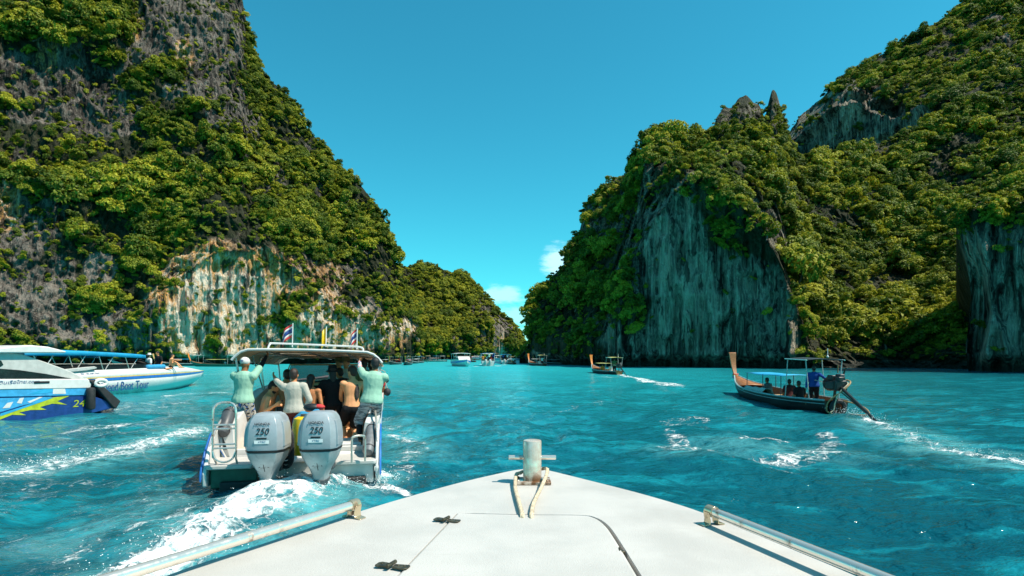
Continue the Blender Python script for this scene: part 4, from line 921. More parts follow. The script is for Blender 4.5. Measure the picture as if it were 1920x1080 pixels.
# grab rail along the left side, cleats
for s in (-1, 1):
    G().tube(spline([(s*1.30, .30, .68), (s*1.27, .7, 1.0), (s*1.24, 1.3, 1.15), (s*1.22, 2.4, 1.30)], 6), .018, 8).build('side_rail', M['steel'], sbt)
# boarding ladder
lp = thing('boarding_ladder', (0, 0, 0)); 
def ladder():
    g0 = sb(421, 868, 9.05); x, y = g0.x, g0.y; lad = None
    for i, dx in enumerate((-.165, .165)):
        o = G().tube(spline([(x+dx*.9, y+.14, .44), (x+dx*.95, y+.02, .55), (x+dx, y, .62), (x+dx, y, 1.22), (x+dx*.8, y+.02, 1.36), (x+dx*.35, y+.03, 1.40)], 5), .017, 8).build('boarding_ladder' if lad is None else 'rail', M['steel'], sbt if lad is None else lad)
        lad = lad or o
    G().tube([(x-.06, y+.03, 1.40), (x+.06, y+.03, 1.40)], .017, 8).build('top_bar', M['steel'], lad)
    for z in (1.00, 1.06, .70, .76): G().tube([(x-.165, y, z), (x+.165, y, z)], .015, 8).build('rung', M['steel'], lad)
    G().tube(spline([(x-.165, y-.01, .66), (x-.12, y-.03, .54), (x, y-.035, .49), (x+.12, y-.03, .54), (x+.165, y-.01, .66)], 4), .015, 8).build('foot_hoop', M['steel'], lad)
bpy.data.objects.remove(lp); ladder()
hx = sb(672, 862, 9.35)
G().tube(spline([(hx.x-.10, hx.y-.02, .43), (hx.x-.10, hx.y-.02, .78), (hx.x-.06, hx.y, .84), (hx.x+.06, hx.y+.06, .84), (hx.x+.10, hx.y+.08, .78), (hx.x+.10, hx.y+.08, .43)], 5), .017, 8).build('grab_hoop', M['steel'], sbt)
# outboards
def outboard():
    t = thing('outboard_motor', (0, 0, 0)); t.parent = sbt
    def ring(z, w, d0, d1, k=.72):    # half width, back (towards -y), front
        pts = []
        for (a, b_) in ((-1, -.15), (-.97, -.55), (-.72, -.93), (-.35, -1), (.35, -1), (.72, -.93), (.97, -.55), (1, -.15), (1, .5), (.85, 1), (-.85, 1), (-1, .5)):
            pts.append(Vector((a*w, b_*d0 if b_ < 0 else b_*d1, z)))
        return pts
    g = G(); g.loft([ring(z, w_, d0, d1) for z, w_, d0, d1 in ((.735, .325, .40, .42), (.78, .335, .41, .43), (.95, .332, .405, .43), (1.10, .312, .385, .42), (1.20, .275, .350, .40), (1.265, .225, .300, .36), (1.295, .165, .24, .28), (1.302, .10, .15, .18))])
    cw = g.build('cowl', M['cowl'], t, smooth=R(24), bevel=.006)
    # darker wings on both flanks
    for s in (-1, 1):
        g = G(); g.loft([[Vector((s*(w_+.004), -d*.62, z)), Vector((s*(w_+.007), -d*.15, z)), Vector((s*(w_+.007), d*.5, z)), Vector((s*(w_-.05), d*.5, z)), Vector((s*(w_-.05), -d*.62, z))] for z, w_, d in ((.79, .333, .41), (.95, .330, .405), (1.09, .312, .385), (1.17, .286, .36))]); g.build('side_wing', M['cowl'], cw, bevel=.004)
    G().loft([ring(z, w_, d0, d1) for z, w_, d0, d1 in ((.705, .322, .40, .42), (.732, .330, .408, .428))]).build('seam', M['ink'], t)
    G().loft([ring(z, w_, d0, d1) for z, w_, d0, d1 in ((.70, .318, .395, .42), (.60, .285, .36, .38), (.50, .225, .29, .32), (.40, .165, .22, .26), (.30, .125, .17, .22), (.22, .115, .16, .22))]).build('mid_section', M['cowl_low'], t, smooth=R(30), bevel=.01)
    G().loft([ring(z, w_, d0, d1) for z, w_, d0, d1 in ((.24, .14, .19, .25), (.10, .12, .17, .22), (-.05, .05, .22, .2), (-.55, .045, .2, .2))]).build('leg', M['darkgrey'], t, bevel=.008)
    G().box((0, -.14, -.02), (.34, .36, .02)).build('cavitation_plate', M['darkgrey'], t, bevel=.004)
    for s in (-1, 1):
        G().box((s*.095, -.245, .485), (.085, .03, .035), (0, 0, s*.5)).build('vent', M['ink'], t)
    G().tube([(-.004, -.335, .60), (0, -.29, .50), (.003, -.225, .40)], .006, 6).build('stain_crack', M['ink'], t)
    G().box((0, .40, .50), (.30, .26, .34)).build('clamp_bracket', M['darkgrey'], t, bevel=.02)
    tilt = R(90-11)
    text_mesh('maker_name', 'HONDA', .060, M['ink'], cw, (0, -.388, 1.142), (R(68), 0, 0), 0.0, .002, 1.15)
    text_mesh('power_number', '250', .145, M['ink'], cw, (0, -.405, 1.025), (R(83), 0, 0), 0.25, .003, 1.0)
    G().box((0, -.412, .925), (.16, .004, .022)).build('model_plate', M['ink'], cw)
    st = G().box((0, -.416, .872), (.24, .004, .052)).build('sticker', M['sticker'], cw)
    text_mesh('sticker_print', 'VTEC', .034, M['blueink'], st, (0, -.420, .872), (R(90), 0, 0), 0.2, .001, 1.5)
    return t
ob1 = outboard(); ob2 = copy_tree(ob1, sbt)
for o, px, py in ((ob1, 502, 771), (ob2, 601, 769)):
    p = sb(px, py, 8.85); o.location = (p.x, p.y+.02, .02 if o is ob1 else .04)
ob1.scale = ob2.scale = (.86, .9, .96)
ob1.rotation_euler = (R(-2), 0, R(-4)); ob2.rotation_euler = (R(-2), 0, R(-6))
# fenders and cylinders carried on deck
def at_sb(px, py, Y): return P(px, py, Y)
def cyl(name, a, b_, r, mat, label, cat, mat2=None, group=None):
    t = thing(name, a, 0, label, cat, group); d = Vector(b_)-Vector(a); L = d.length; ax = d.normalized()
    G().lathe([(r*.3, 0), (r*.8, .012), (r, .05), (r, L-.06), (r*.75, L-.01), (r*.35, L)], (0, 0, 0), 16, ax).build('body', mat, t)
    for f in (.16, .84): G().lathe([(r*1.03, L*f-.012), (r*1.05, L*f), (r*1.03, L*f+.012)], (0, 0, 0), 16, ax).build('band', mat2 or M['ink'], t)
    G().lathe([(r*.33, L-.005), (r*.33, L+.05), (r*.2, L+.06)], (0, 0, 0), 10, ax).build('end_cap', M['ink'], t)
    return t
cyl('boat_fender', P(416, 815, 9.7), P(432, 768, 10.1), .105, M['darkgrey'], 'dark grey cylindrical fender leaning behind the steel boarding ladder', 'fender')
cyl('boat_fender', P(690, 850, 9.75), P(699, 795, 10.4), .095, M['grey'], 'long grey cylindrical fender standing on the right swim platform', 'fender')
# balls hanging on the right side
for k, (px, py, Y, r, lab) in enumerate(((726, 735, 12.2, .075, 'lower black ball fender hanging on the right side of the white speedboat'), (724, 712, 13.0, .065, 'upper black ball fender hanging on the right side of the white speedboat'))):
    p = P(px, py, Y); t = thing('ball_fender', p, 0, lab, 'fender'); G().ball((0, 0, 0), (r, r, r*1.1), 14, 9).build('ball', M['black'], t); G().tube([(0, 0, r), (-.03, -.01, r+.12), (-.12, -.02, r+.16)], .008, 6).build('lanyard', M['rope'], t)
# yellow drum and blue towel between the motors
p = P(566, 842, 9.6); t = thing('yellow_drum', (p.x, p.y, .40), 0, 'yellow plastic drum standing between the two grey outboards', 'drum')
G().lathe([(.05, 0), (.17, .01), (.185, .05), (.185, .20), (.19, .22), (.185, .24), (.185, .50), (.16, .60), (.10, .63), (0, .635)], (0.04, 0, .10), 20).build('body', M['yellow'], t); G().lathe([(.06, 0), (.06, .04), (0, .045)], (.04, 0, .73), 12).build('cap', M['darkgrey'], t)
g = G(); pr = P(587, 772, 9.75)
n_ = 12; grid = []
for i in range(n_):
    row = []
    for j in range(n_):
        u, v = i/(n_-1)-.5, j/(n_-1)-.5; row.append(Vector((u*.62, v*.30, .03*math.sin(u*14+v*5)+.025*math.cos(v*17-u*6)-.30*u*u-.8*v*v)))
    grid.append(row)
g.loft(grid, closed=False, caps=False); tw = g.build('towel', M['towel'], None, solid=.02); tw.location = pr; tag(tw, 'blue towel thrown over the yellow drum behind the right outboard', 'towel')
for (px, py, r, mt_, lab) in ((585, 764, .10, 'ink', 'black snorkel bag lying on the blue towel'), (598, 763, .07, 'red', 'small red bundle beside the black bag on the towel')):
    g = G(); g.ball((0, 0, 0), (r*1.5, r, r*.7), 12, 8); o = g.build('bag', M[mt_], None); o.location = P(px, py, 9.9); tag(o, lab, 'bag')
p = P(537, 812, 9.3); g = G()
for k in range(5): g.tube([(.10*math.cos(a), .05*math.sin(a)*.6, .07*k+.16*math.sin(a)) for a in [i*math.pi/8 for i in range(16)]], .028, 6, closed=True)
o = g.build('black_hose_coil', M['black'], None); o.location = (p.x, p.y, .52); tag(o, 'coil of black hose between the outboards left of the yellow drum', 'hose')
# flags flown on the roof
def flag(px, foot_y, top_y, Y, cols, wdt, lab, flip=1, hgt=.34):
    a = P(px, foot_y, Y); b_ = P(px+1, top_y, Y); h = b_.z-a.z; t = thing('flag', a, 0, lab, 'flag')
    G().tube([(0, 0, 0), (b_.x-a.x, 0, h)], .012, 8).build('pole', M['white'], t)
    n = len(cols); tot = sum(c[1] for c in cols); z = h-.02
    for m_, sh in cols:
        dz = hgt*sh/tot; g = G(); rws = []
        for i in range(13):
            u = i/12; x = -flip*wdt*u; y = .06*math.sin(u*8)*u; sag = -.16*u*u-.05*u
            rws.append([Vector((x*.9, y, z+sag)), Vector((x*.9, y+.02*math.sin(u*5), z-dz+sag))])
        g.loft(rws, closed=False, caps=False).build('stripe', M[m_], t, solid=.004); z -= dz
    return t
thai = [('flag_red', 1), ('flag_white', 1), ('flag_blue', 2), ('flag_white', 1), ('flag_red', 1)]
flag(548, 651, 606, 12.0, thai, .24, 'red white and blue striped flag on the left pole of the speedboat roof', 1, .26)
flag(611, 650, 612, 12.6, [('yellow', 1)], .12, 'plain yellow flag on the middle pole of the speedboat roof', 1, .34)
flag(669, 655, 615, 12.0, thai, .16, 'red white and blue striped flag on the right pole of the speedboat roof', 1, .24)
# ------------------------------------------------------------------ white and blue speedboat at the left edge
B2E = Vector((-15.6, 22.1, 0)); B2R = R(-23); u2 = Vector((math.sin(R(23)), math.cos(R(23)), 0))
def b2(px, py):
    k = (px-960)/F; s = (k*B2E.y-B2E.x)/(u2.x-k*u2.y); Y = B2E.y+u2.y*s
    return (s, H-(py-HZ)/F*Y)
b2t = thing('cabin_speedboat', B2E, B2R, 'white and blue cabin speedboat with lime flashes cut by the left edge', 'speedboat')
def slab(poly, x0, x1, name, mat, parent=b2t, bev=.02, bump=0.0, px=True):
    pl = [b2(*p) for p in poly] if px else poly
    g = G(); n = len(pl); rings = []
    for f in (0, .25, .5, .75, 1):
        x = x0+(x1-x0)*f; b_ = bump*math.sin(f*math.pi)
        rings.append([Vector((x, y+(b_ if y > -1.2 else 0), z)) for y, z in pl])
    g.loft(rings); return g.build(name, mat, parent, bevel=bev)
Wb = -2.9
slab([(-330, 758), (0, 743), (163, 740), (190, 748), (214, 757), (220, 761), (205, 767), (184, 772), (150, 780), (0, 800), (-330, 870)], 0, Wb, 'hull', M['navy'], bump=.6)
slab([(-330, 745), (0, 729), (163, 726), (172, 735), (166, 741), (0, 744.5), (-330, 761)], .03, Wb-.03, 'blue_belt', M['sky'], bump=.6)
slab([(-330, 720), (0, 711), (163, 710.5), (170, 718), (168, 728), (0, 731), (-330, 747)], .05, Wb-.05, 'topside', M['white'], bump=.6, bev=.03)
slab([(-330, 660), (0, 659), (44, 663), (90, 679), (133, 695), (160, 708), (163, 711), (0, 712), (-330, 722)], -.12, Wb+.12, 'cabin', M['greywhite'], bump=.3, bev=.05)
win = slab([(-330, 690), (0, 691), (40, 694), (89, 701), (138, 710), (0, 710), (-330, 715)], -.10, -.135, 'side_window', M['glass'], bev=.004)
slab([(-330, 676), (-20, 672), (6, 676), (10, 684), (4, 688), (-30, 688)], -.10, -.135, 'cabin_window', M['glass'], bev=.01)
slab([(-330, 655), (0, 652), (22, 649.5), (56, 647), (89, 650), (124, 659), (120, 662), (13, 662), (-330, 668)], .05, Wb-.05, 'hardtop', M['white'], bev=.05, bump=.15)
slab([(62, 715), (91, 714.5), (91, 718.5), (62, 719.5)], .056, .066, 'vent', M['ink'], bev=.004)
def decal(poly, name, mat, x=.012):
    return slab([(a/4.5, 600+b/4.5) for a, b in poly], x, x-.01, name, mat, bev=0)
decal([(0, 800), (180, 735), (330, 700), (430, 655), (585, 640), (480, 685), (565, 715), (440, 705), (335, 735), (390, 757), (250, 760), (160, 780), (220, 803), (100, 800), (0, 840), (-700, 1000), (-700, 930)], 'lime_flash', M['lime'], .012)
decal([(0, 660), (440, 648), (330, 690), (180, 722), (0, 778), (-500, 900), (-500, 680)], 'pale_blue_panel', M['sky'], .008)
decal([(20, 745), (60, 700), (110, 690), (80, 740)], 'white_patch', M['white'], .016); decal([(140, 700), (165, 660), (200, 655), (180, 705)], 'white_patch', M['white'], .016)
decal([(230, 690), (330, 650), (360, 650), (250, 700)], 'white_patch', M['white'], .016); decal([(0, 790), (420, 658), (450, 655), (0, 812)], 'teal_line', M['tarp'], .018)
decal([(240, 625), (400, 570), (445, 565), (440, 610), (330, 622)], 'cyan_patch', M['tarp'], .036); decal([(445, 565), (540, 563), (552, 622), (440, 624)], 'white_patch', M['white'], .037)
p = b2(147, 757); text_mesh('hull_number', '24', .36, M['lime'], b2t, (.014, p[0], p[1]), (R(90), 0, R(90)), .2, .004, 1.2)
p = b2(25, 717); text_mesh('side_lettering', 'คนเดินเรือไทย.com', .15, M['blueink'], b2t, (.058, p[0], p[1]), (R(90), 0, R(90)), .2, .002, 1.3)
slab([(165, 714), (176, 711), (224, 752), (221, 757), (215, 767), (209, 764), (178, 727)], .10, -.55, 'rubber_bumper', M['black'], bev=.04)
f0, f1 = b2(166, 726), b2(165, 768); g = G(); L_ = f0[1]-f1[1]
g.lathe([(.05, 0), (.13, .03), (.15, .1), (.15, L_-.1), (.13, L_-.03), (.05, L_)], (.16, f1[0], f1[1]), 16)
o = g.build('hanging_fender', M['black'], None); o.matrix_world = world_of(B2E, B2R); tag(o, 'black scuffed cylinder fender hanging on the blue hull at left', 'fender')
f0 = b2(187, 718); g = G(); g.tube([(.05+.0*math.sin(a), f0[0]+.21*math.cos(a), f0[1]+.21*.55*math.sin(a)) for a in [i*math.pi/10 for i in range(20)]], .075, 10, closed=True)
o = g.build('ring_fender', M['white'], None); o.matrix_world = world_of(B2E, B2R); tag(o, 'white ring fender beside the black rubber bumper', 'fender')
a_, b_ = b2(19, 650), b2(-6, 612); G().tube([(-.6, a_[0], a_[1]), (-.6, b_[0], b_[1])], .02, 6).build('antenna', M['white'], b2t)

# ------------------------------------------------------------------ speedboat with the blue canopy behind it
B3 = Vector((-22.15, 25.0, 0)); b3t = thing('canopy_speedboat', B3, R(-.5), 'white speedboat with blue canopy and lettering along its hull at left', 'speedboat')
def sh3(u): return 0.92+.02*u
s3 = hull_sections(16.8, 1.42, sh3, fwd_taper=.46, chine=.78, chz=.02, keel=-.5, n=30, pw=2.0)
hm = hull_mesh(s3); hm.add([Vector((x, 0, z)) for x, z in ((-1.33, .92), (-1.04, .02), (0, -.5), (1.04, .02), (1.33, .92))], [(0, 1, 2, 3, 4)]); hm.build('hull', M['white'], b3t, solid=.03)
for s in (-1, 1):
    strip_along(s3, s, .86, 1.04, .02, th=.05).build('blue_stripe', M['blue'], b3t); strip_along(s3, s, 1.06, 1.16, .012, th=.03).build('yellow_line', M['yellow'], b3t)
g = G(); rs = []
for (y, w_, gz, cw, cz, kz) in s3:
    u = y/16.8; h = .40*min(1, max(0, (1-u)/.26))+.02
    rs.append([Vector((-w_, y, gz+.01)), Vector((-w_*.97, y, gz+h*.5)), Vector((-w_*.84, y, gz+h)), Vector((0, y, gz+h*1.08)), Vector((w_*.84, y, gz+h)), Vector((w_*.97, y, gz+h*.5)), Vector((w_, y, gz+.01))])
g.loft(rs, closed=False, caps=False); g.build('deck_house', M['white'], b3t, solid=.03)
def can3(x, y):
    u = y/8.2; c = x/1.3; return Vector((x, y, 2.26-.30*max(0, u-.45)+.10*(1-c*c)))
g = G(); ys3 = [.1, 1, 2.2, 3.4, 4.6, 5.8, 7.0, 7.8, 8.3]; xs3 = [-1.3, -1.0, -.5, 0, .5, 1.0, 1.3]
g.loft([[can3(-1.32, y)+Vector((0, 0, -.17))]+[can3(x, y) for x in xs3]+[can3(1.32, y)+Vector((0, 0, -.17))] for y in ys3], closed=False, caps=False); c3 = g.build('canopy', M['tarp'], b3t, solid=.02)
for s in (-1, 1):
    for y in (.6, 2.6, 4.6, 6.6):
        G().tube([(s*1.15, y+.5, 1.30), can3(s*1.22, y)], .022, 6).build('canopy_post', M['steel'], c3); G().tube([(s*1.15, y+.6, 1.32), can3(s*1.22, y+1.3)], .018, 6).build('canopy_brace', M['steel'], c3)
    G().tube([(s*1.18, .4, 1.72), (s*1.18, 7.6, 1.62)], .02, 6).build('hand_rail', M['steel'], c3)
    g = G(); g.prism([(1.6, 1.34), (9.6, 1.34), (8.6, 1.62), (1.6, 1.60)], s*1.16, s*1.13, 0); g.build('side_screen', M['glass'], b3t)
g = G(); g.loft([[Vector((-1.1, 9.8, 1.35)), Vector((1.1, 9.8, 1.35))], [Vector((-.95, 8.4, 1.86)), Vector((.95, 8.4, 1.86))]], closed=False, caps=False); g.build('windscreen', M['glass'], b3t, solid=.02)
text_mesh('hull_lettering', 'Speed Boat Tour', .66, M['blueink'], b3t, (1.44, 6.35, .44), (R(83), 0, R(90)), .28, .006, .86)
text_mesh('phone_number', 'TEL : 08-1082-7662', .16, M['blueink'], b3t, (1.36, 3.9, 1.17), (R(78), 0, R(90)), 0, .003, 1.0)
g = G(); g.loft([[Vector((1.25, y, z-.0)), Vector((1.36, y, z)), Vector((1.36, y, z+w_)), Vector((1.25, y, z+w_))] for y, z, w_ in ((1.7, 1.30, .06), (2.0, 1.27, .16), (3.6, 1.34, .18), (4.2, 1.40, .14), (4.35, 1.44, .06))]); o = g.build('paddle_board', M['greywhite'], None, bevel=.03); o.matrix_world = world_of(B3, R(-.5)); tag(o, 'pale grey board lying along the side deck of the blue canopy boat', 'board')
g = G(); g.lathe([(.04, 0), (.12, .06), (.13, .2), (.13, 1.5), (.12, 1.65), (.04, 1.7)], (1.2, 8.5, 1.42), 14, (0, 1, 0)); o = g.build('blue_fender', M['sky'], None); o.matrix_world = world_of(B3, R(-.5)); tag(o, 'blue cylinder fender lying on the foredeck of the blue canopy boat', 'fender')

# ------------------------------------------------------------------ longtail boats
LT_Y = [0, .8, 2, 3.5, 5, 6.5, 7.8, 8.8, 9.6, 10.2, 10.5]
LT_W = [.45, .58, .80, .95, 1.0, .95, .80, .58, .34, .14, .05]
LT_G = [.42, .40, .38, .38, .40, .45, .53, .63, .76, .92, 1.02]
LT_K = [-.10, -.22, -.30, -.32, -.32, -.30, -.24, -.12, .08, .42, .80]
def lt_at(y): return [float(np.interp(y, LT_Y, a)) for a in (LT_W, LT_G, LT_K)]
def longtail(loc, rz, label, group=None, hull='darkhull', inside='wood_in', tarp='tarp', roof='sky', prow='wood', detail=2, scale=1.0, front_roof=True, rear_roof=True, ribbons=('pink', 'sky', 'yellow', 'red')):
    t = thing('longtail_boat', loc, rz, label, 'longtail boat', group); t.scale = (scale,)*3
    ys = np.linspace(0, 10.5, 22 if detail > 1 else 12)
    def shell(off, name, mat, zk=0.0):
        g = G(); rings = []
        for y in ys:
            w_, gz, kz = lt_at(y); w_ = max(w_-off, .01); kz = min(kz+off*1.5+zk, gz-.03)
            rings.append([Vector((-w_, y, gz)), Vector((-w_*.93, y, gz*.55+kz*.45)), Vector((-w_*.66, y, gz*.2+kz*.8)), Vector((0, y, kz)), Vector((w_*.66, y, gz*.2+kz*.8)), Vector((w_*.93, y, gz*.55+kz*.45)), Vector((w_, y, gz))])
        g.loft(rings, closed=False, caps=False); g.add([rings[0][i] for i in range(7)], [tuple(range(7))]); return g.build(name, mat, t)
    shell(0, 'hull', M[hull]); shell(.05, 'inner_hull', M[inside])
    for s in (-1, 1):
        G().tube([(s*lt_at(y)[0], y, lt_at(y)[1]+.01) for y in ys], .038, 6).build('gunwale', M['rail_paint'] if hull != 'green' else M['green'], t)
        if detail > 1: G().tube([(s*(lt_at(y)[0]*.975+.005), y, lt_at(y)[1]-.13) for y in ys], .016, 5).build('rubbing_strake', M['rail_paint'], t)
    # prow post flaring to the top, with ribbons
    g = G(); rr = []
    for f in np.linspace(0, 1, 7):
        y = 10.35+.55*f+.14*math.sin(f*3); z = .80+1.42*f; wd = .07+.03*math.sin(f*3)+.12*f**2.2; dp = .09-.04*f
        rr.append([Vector((-wd, y-dp, z)), Vector((wd, y-dp, z)), Vector((wd, y+dp, z+.03)), Vector((-wd, y+dp, z+.03))])
    g.loft(rr); pr_ = g.build('prow', M[prow], t, bevel=.012 if detail > 1 else 0)
    for i, rb in enumerate(ribbons):
        a = .18+.05*i; g = G(); yy = 10.42+.10*a; g.tube([(.13*math.cos(q)*(1+.12*math.sin(5*q+i)), yy+.13*math.sin(q), .86+.06*i+.02*math.sin(3*q+i)) for q in [k*math.pi/6 for k in range(12)]], .036, 5, closed=True); g.build('ribbon', M[rb], pr_)
    # decks, floor, thwarts
    g = G(); rr = []
    for y in np.linspace(8.0, 10.3, 8):
        w_, gz, kz = lt_at(y); rr.append([Vector((-w_+.02, y, gz-.02)), Vector((0, y, gz+.03)), Vector((w_-.02, y, gz-.02))])
    g.loft(rr, closed=False, caps=False); g.build('fore_deck', M['wood'], t, solid=.02)
    if detail > 1:
        for k in range(9):
            y = .9+k*.78; w_ = lt_at(y)[0]; G().box((0, y+.36, -.02), (w_*1.35, .70, .03)).build('floor_plank', M['wood_pale'], t)
        for y in (1.2, 3.1, 4.6, 6.2, 7.4): G().box((0, y, .20), (lt_at(y)[0]*1.86, .26, .04)).build('thwart', M['wood_pale'], t, bevel=.01)
    else: G().prism([(-.55, .6), (.55, .6), (.75, 5), (.6, 8), (-.6, 8), (-.75, 5)], .0, .03).build('floor', M['wood_pale'], t)
    if front_roof:
        fr = None; zt = 1.22; g = G(); g.loft([[Vector((x, y, zt+.05*(1-(x/.72)**2)+.03*math.sin(y*2.1)*abs(x))) for x in (-.72, -.4, 0, .4, .72)] for y in np.linspace(3.0, 7.0, 7)], closed=False, caps=False)
        fr = g.build('awning', M[tarp], t, solid=.015)
        for s in (-1, 1):
            for y in (3.1, 5.0, 6.9): G().tube([(s*.70, y, lt_at(y)[1]), (s*.70, y, zt+.01)], .018, 6).build('awning_post', M['darkgrey'], fr)
    if rear_roof:
        zt = 1.93; g = G(); g.loft([[Vector((x, y, zt+.07*(1-(x/.74)**2)+.02*(y-1.5))) for x in (-.74, -.4, 0, .4, .74)] for y in (.8, 1.2, 1.6, 2.1, 2.6)], closed=False, caps=False); rf = g.build('roof', M[roof], t, solid=.025)
        for s in (-1, 1):
            for y in (.9, 2.45): G().tube([(s*lt_at(y)[0]*.95, y, lt_at(y)[1]), (s*.70, y, zt+.02)], .02, 6).build('roof_post', M['greywhite'], rf)
            G().tube([(s*.73, .75, zt-.01), (s*.73, 2.65, zt+.03)], .022, 6).build('roof_rail', M['steel'], rf)
        G().tube([(.3, 1.2, zt+.07), (.3, 1.2, zt+.45)], .014, 5).build('lamp_pole', M['white'], rf); G().ball((.3, 1.2, zt+.12), .05, 8, 5).build('roof_lamp', M['white'], rf)
    # engine on its pivot with the long propeller shaft
    en = G(); en.box((0, -.05, .98), (.40, .70, .36)); en = en.build('engine', M['engine'], t, bevel=.04)
    G().tube([(0, .15, .30), (0, .05, .82)], .05, 8).build('engine_pivot', M['rust_steel'], en)
    G().tube([(0, -.35, .92), (-.14, -1.9, .40), (-.30, -3.6, -.17)], [.055, .045, .032], 8).build('propeller_shaft', M['engine'], en)
    if detail > 0:
        G().lathe([(.10, 0), (.24, .02), (.26, .1), (.24, .16), (.08, .18)], (0, .30, 1.02), 16, (0, 1, 0)).build('flywheel', M['engine'], en)
        for i, (x, y, z, a, b_, c_) in enumerate(((-.14, .02, 1.24, .16, .34, .18), (.12, -.05, 1.26, .18, .30, .22), (0, -.30, 1.20, .26, .20, .16), (.22, .05, 1.0, .12, .42, .22), (-.24, -.1, .98, .10, .36, .26))):
            G().box((x, y, z), (a, b_, c_), (0, 0, .1*i)).build('engine_part', M['engine'] if i != 1 else M['darkgrey'], en, bevel=.03)
        G().tube([(-.18, .25, 1.05), (-.32, .9, 1.12), (-.30, 1.5, 1.06)], .022, 6).build('tiller', M['steel'], en)
        G().tube([(.2, -.05, 1.25), (.26, -.1, 1.52), (.30, -.14, 1.60)], .03, 6).build('exhaust', M['rust_steel'], en)
        G().tube([(-.05, -.4, .80), (-.25, -3.4, -.12)], .02, 6).build('shaft_guard', M['rust_steel'], en)
    if detail > 1: en.scale = (1.1, 1.0, 1.08); en.location = (0, .02, -.07)
    return t
LT0 = longtail(Vector((12.1, 21.9, 0)), R(-1.2), 'dark longtail boat with blue awning passing close on the right', detail=2, roof='darkroof')
# hoses and tyre at the stern of the near longtail
LM = world_of(Vector((12.1, 21.9, 0)), R(-1.2))
hs = G(); g = hs.tube(spline([(.25, -.2, 1.2), (.30, -.42, 1.12), (.0, -.55, .85), (-.42, -.30, .42), (-.46, -.22, .06), (-.30, -.30, -.05)], 6), .026, 7); o = g.build('cooling_hose', M['tan_rope'], LT0)
G().tube(spline([(.2, -.25, 1.12), (.18, -.46, 1.05), (-.15, -.52, .75), (-.22, -.34, .35), (-.24, -.30, .12), (-.36, -.3, .0)], 6), .022, 7).build('cooling_hose', M['rope'], LT0)
G().tube(spline([(.20, -.15, .42), (.38, -.6, .34), (.50, -1.0, .22), (.50, -1.25, .06), (.3, -1.25, .0), (.0, -1.0, .0)], 6), .024, 7).build('trailing_rope', M['tan_rope'], LT0)
G().tube([(.02+.24*math.cos(a), -.10, .16+.24*math.sin(a)) for a in [i*math.pi/9 for i in range(18)]], .085, 9, closed=True).build('tyre_fender', M['black'], LT0)
G().tube([(0.05, -.02, 1.45), (.05, -.03, 1.75)], .022, 6).build('lamp_stick', M['wood'], LT0)
# loose canvas over the side amidships
g = G(); g.loft([[Vector((-.93, y, .42)), Vector((-.72, y+.1*math.sin(i), .60+.03*math.sin(i*2.1))), Vector((-.45, y, .52+.05*math.cos(i*1.7))), Vector((-.35, y, .25))] for i, y in enumerate(np.linspace(4.6, 6.9, 8))], closed=False, caps=False); o = g.build('canvas_sheet', M['canvas'], None, solid=.012); o.matrix_world = LM; tag(o, 'pale canvas sheet bundled over the side of the near longtail boat', 'sheet')

LT1 = longtail(on_sea(1161, 703), R(9), 'longtail boat with pale yellow roof and bright orange prow, middle distance right', hull='darkhull', tarp='boardy', roof='boardy', prow='orange', detail=1, inside='wood_pale', scale=.92, ribbons=('pink', 'yellow'))
far = [  # px, waterline row, heading, label, colours
    (1079, 683.8, 72, 'small longtail boat with orange prow, side on below the dark flank', 'darkhull', 'canvas', 'sky', 'orange'),
    (1021, 686.3, 14, 'small longtail boat with red prow leaving beside the gap', 'darkhull', 'canvas', 'boardy', 'orange'),
    (1029, 680.2, 8, 'tiny dark longtail boat just behind the red prowed one by the gap', 'darkhull', 'canvas', 'canvas', 'wood'),
    (385, 686, 80, 'small longtail boat with blue awning and pale prow moored under the left cliff', 'darkhull', 'tarp', 'canvas', 'wood_pale'),
    (456, 687.5, 78, 'green longtail boat with yellow and orange prow left of the white speedboat', 'green', 'boardy', 'canvas', 'orange'),
    (735, 682.5, 168, 'moored longtail boat with pale prow, leftmost of the cluster right of the speedboat roof', 'green', 'canvas', 'boardy', 'wood_pale'),
    (751, 682.8, 176, 'moored longtail boat with orange roof, second of the cluster right of the speedboat', 'darkhull', 'wood_pale', 'boardy', 'orange'),
    (769, 683.5, 184, 'moored longtail boat with tall orange prow ribbons, third of the cluster', 'darkhull', 'pink', 'canvas', 'orange'),
    (783, 681.0, 178, 'moored longtail boat with red and yellow prow, fourth of the cluster', 'darkhull', 'canvas', 'canvas', 'orange'),
    (793, 680.2, 165, 'moored longtail boat with grey roof, rightmost of the cluster', 'darkhull', 'canvas', 'sky', 'wood'),
    (811, 677.0, 110, 'far moored longtail boat with cream awning below the headland', 'darkhull', 'cream', 'cream', 'wood'),
    (823, 677.6, 150, 'far moored longtail boat with teal roof below the headland', 'green', 'tarp', 'tarp', 'wood_pale'),
    (838, 677.8, 110, 'far moored longtail boat with white roofs left of the white speedboat', 'darkhull', 'white', 'white', 'orange'),
    (890, 679.0, 20, 'dark far longtail boat left of the blue roofed tour boat', 'darkhull', 'canvas', 'wood', 'wood'),
    (965, 683.4, 12, 'brown far longtail boat beside the second blue roofed tour boat', 'darkhull', 'canvas', 'wood_pale', 'wood'),
    (900, 675.5, 80, 'tiny moored boat with red awning right of the dark far longtail', 'darkhull', 'red', 'canvas', 'wood'),
]
FARB = []
for (px, py, hd, lab, hu, ta, ro, pw_) in far:
    FARB.append(longtail(on_sea(px, py), R(hd), lab, None, hu, 'wood_in', ta, ro, pw_, 0, .82 if py < 684.5 else 1.0, True, True, ('pink', 'yellow')))

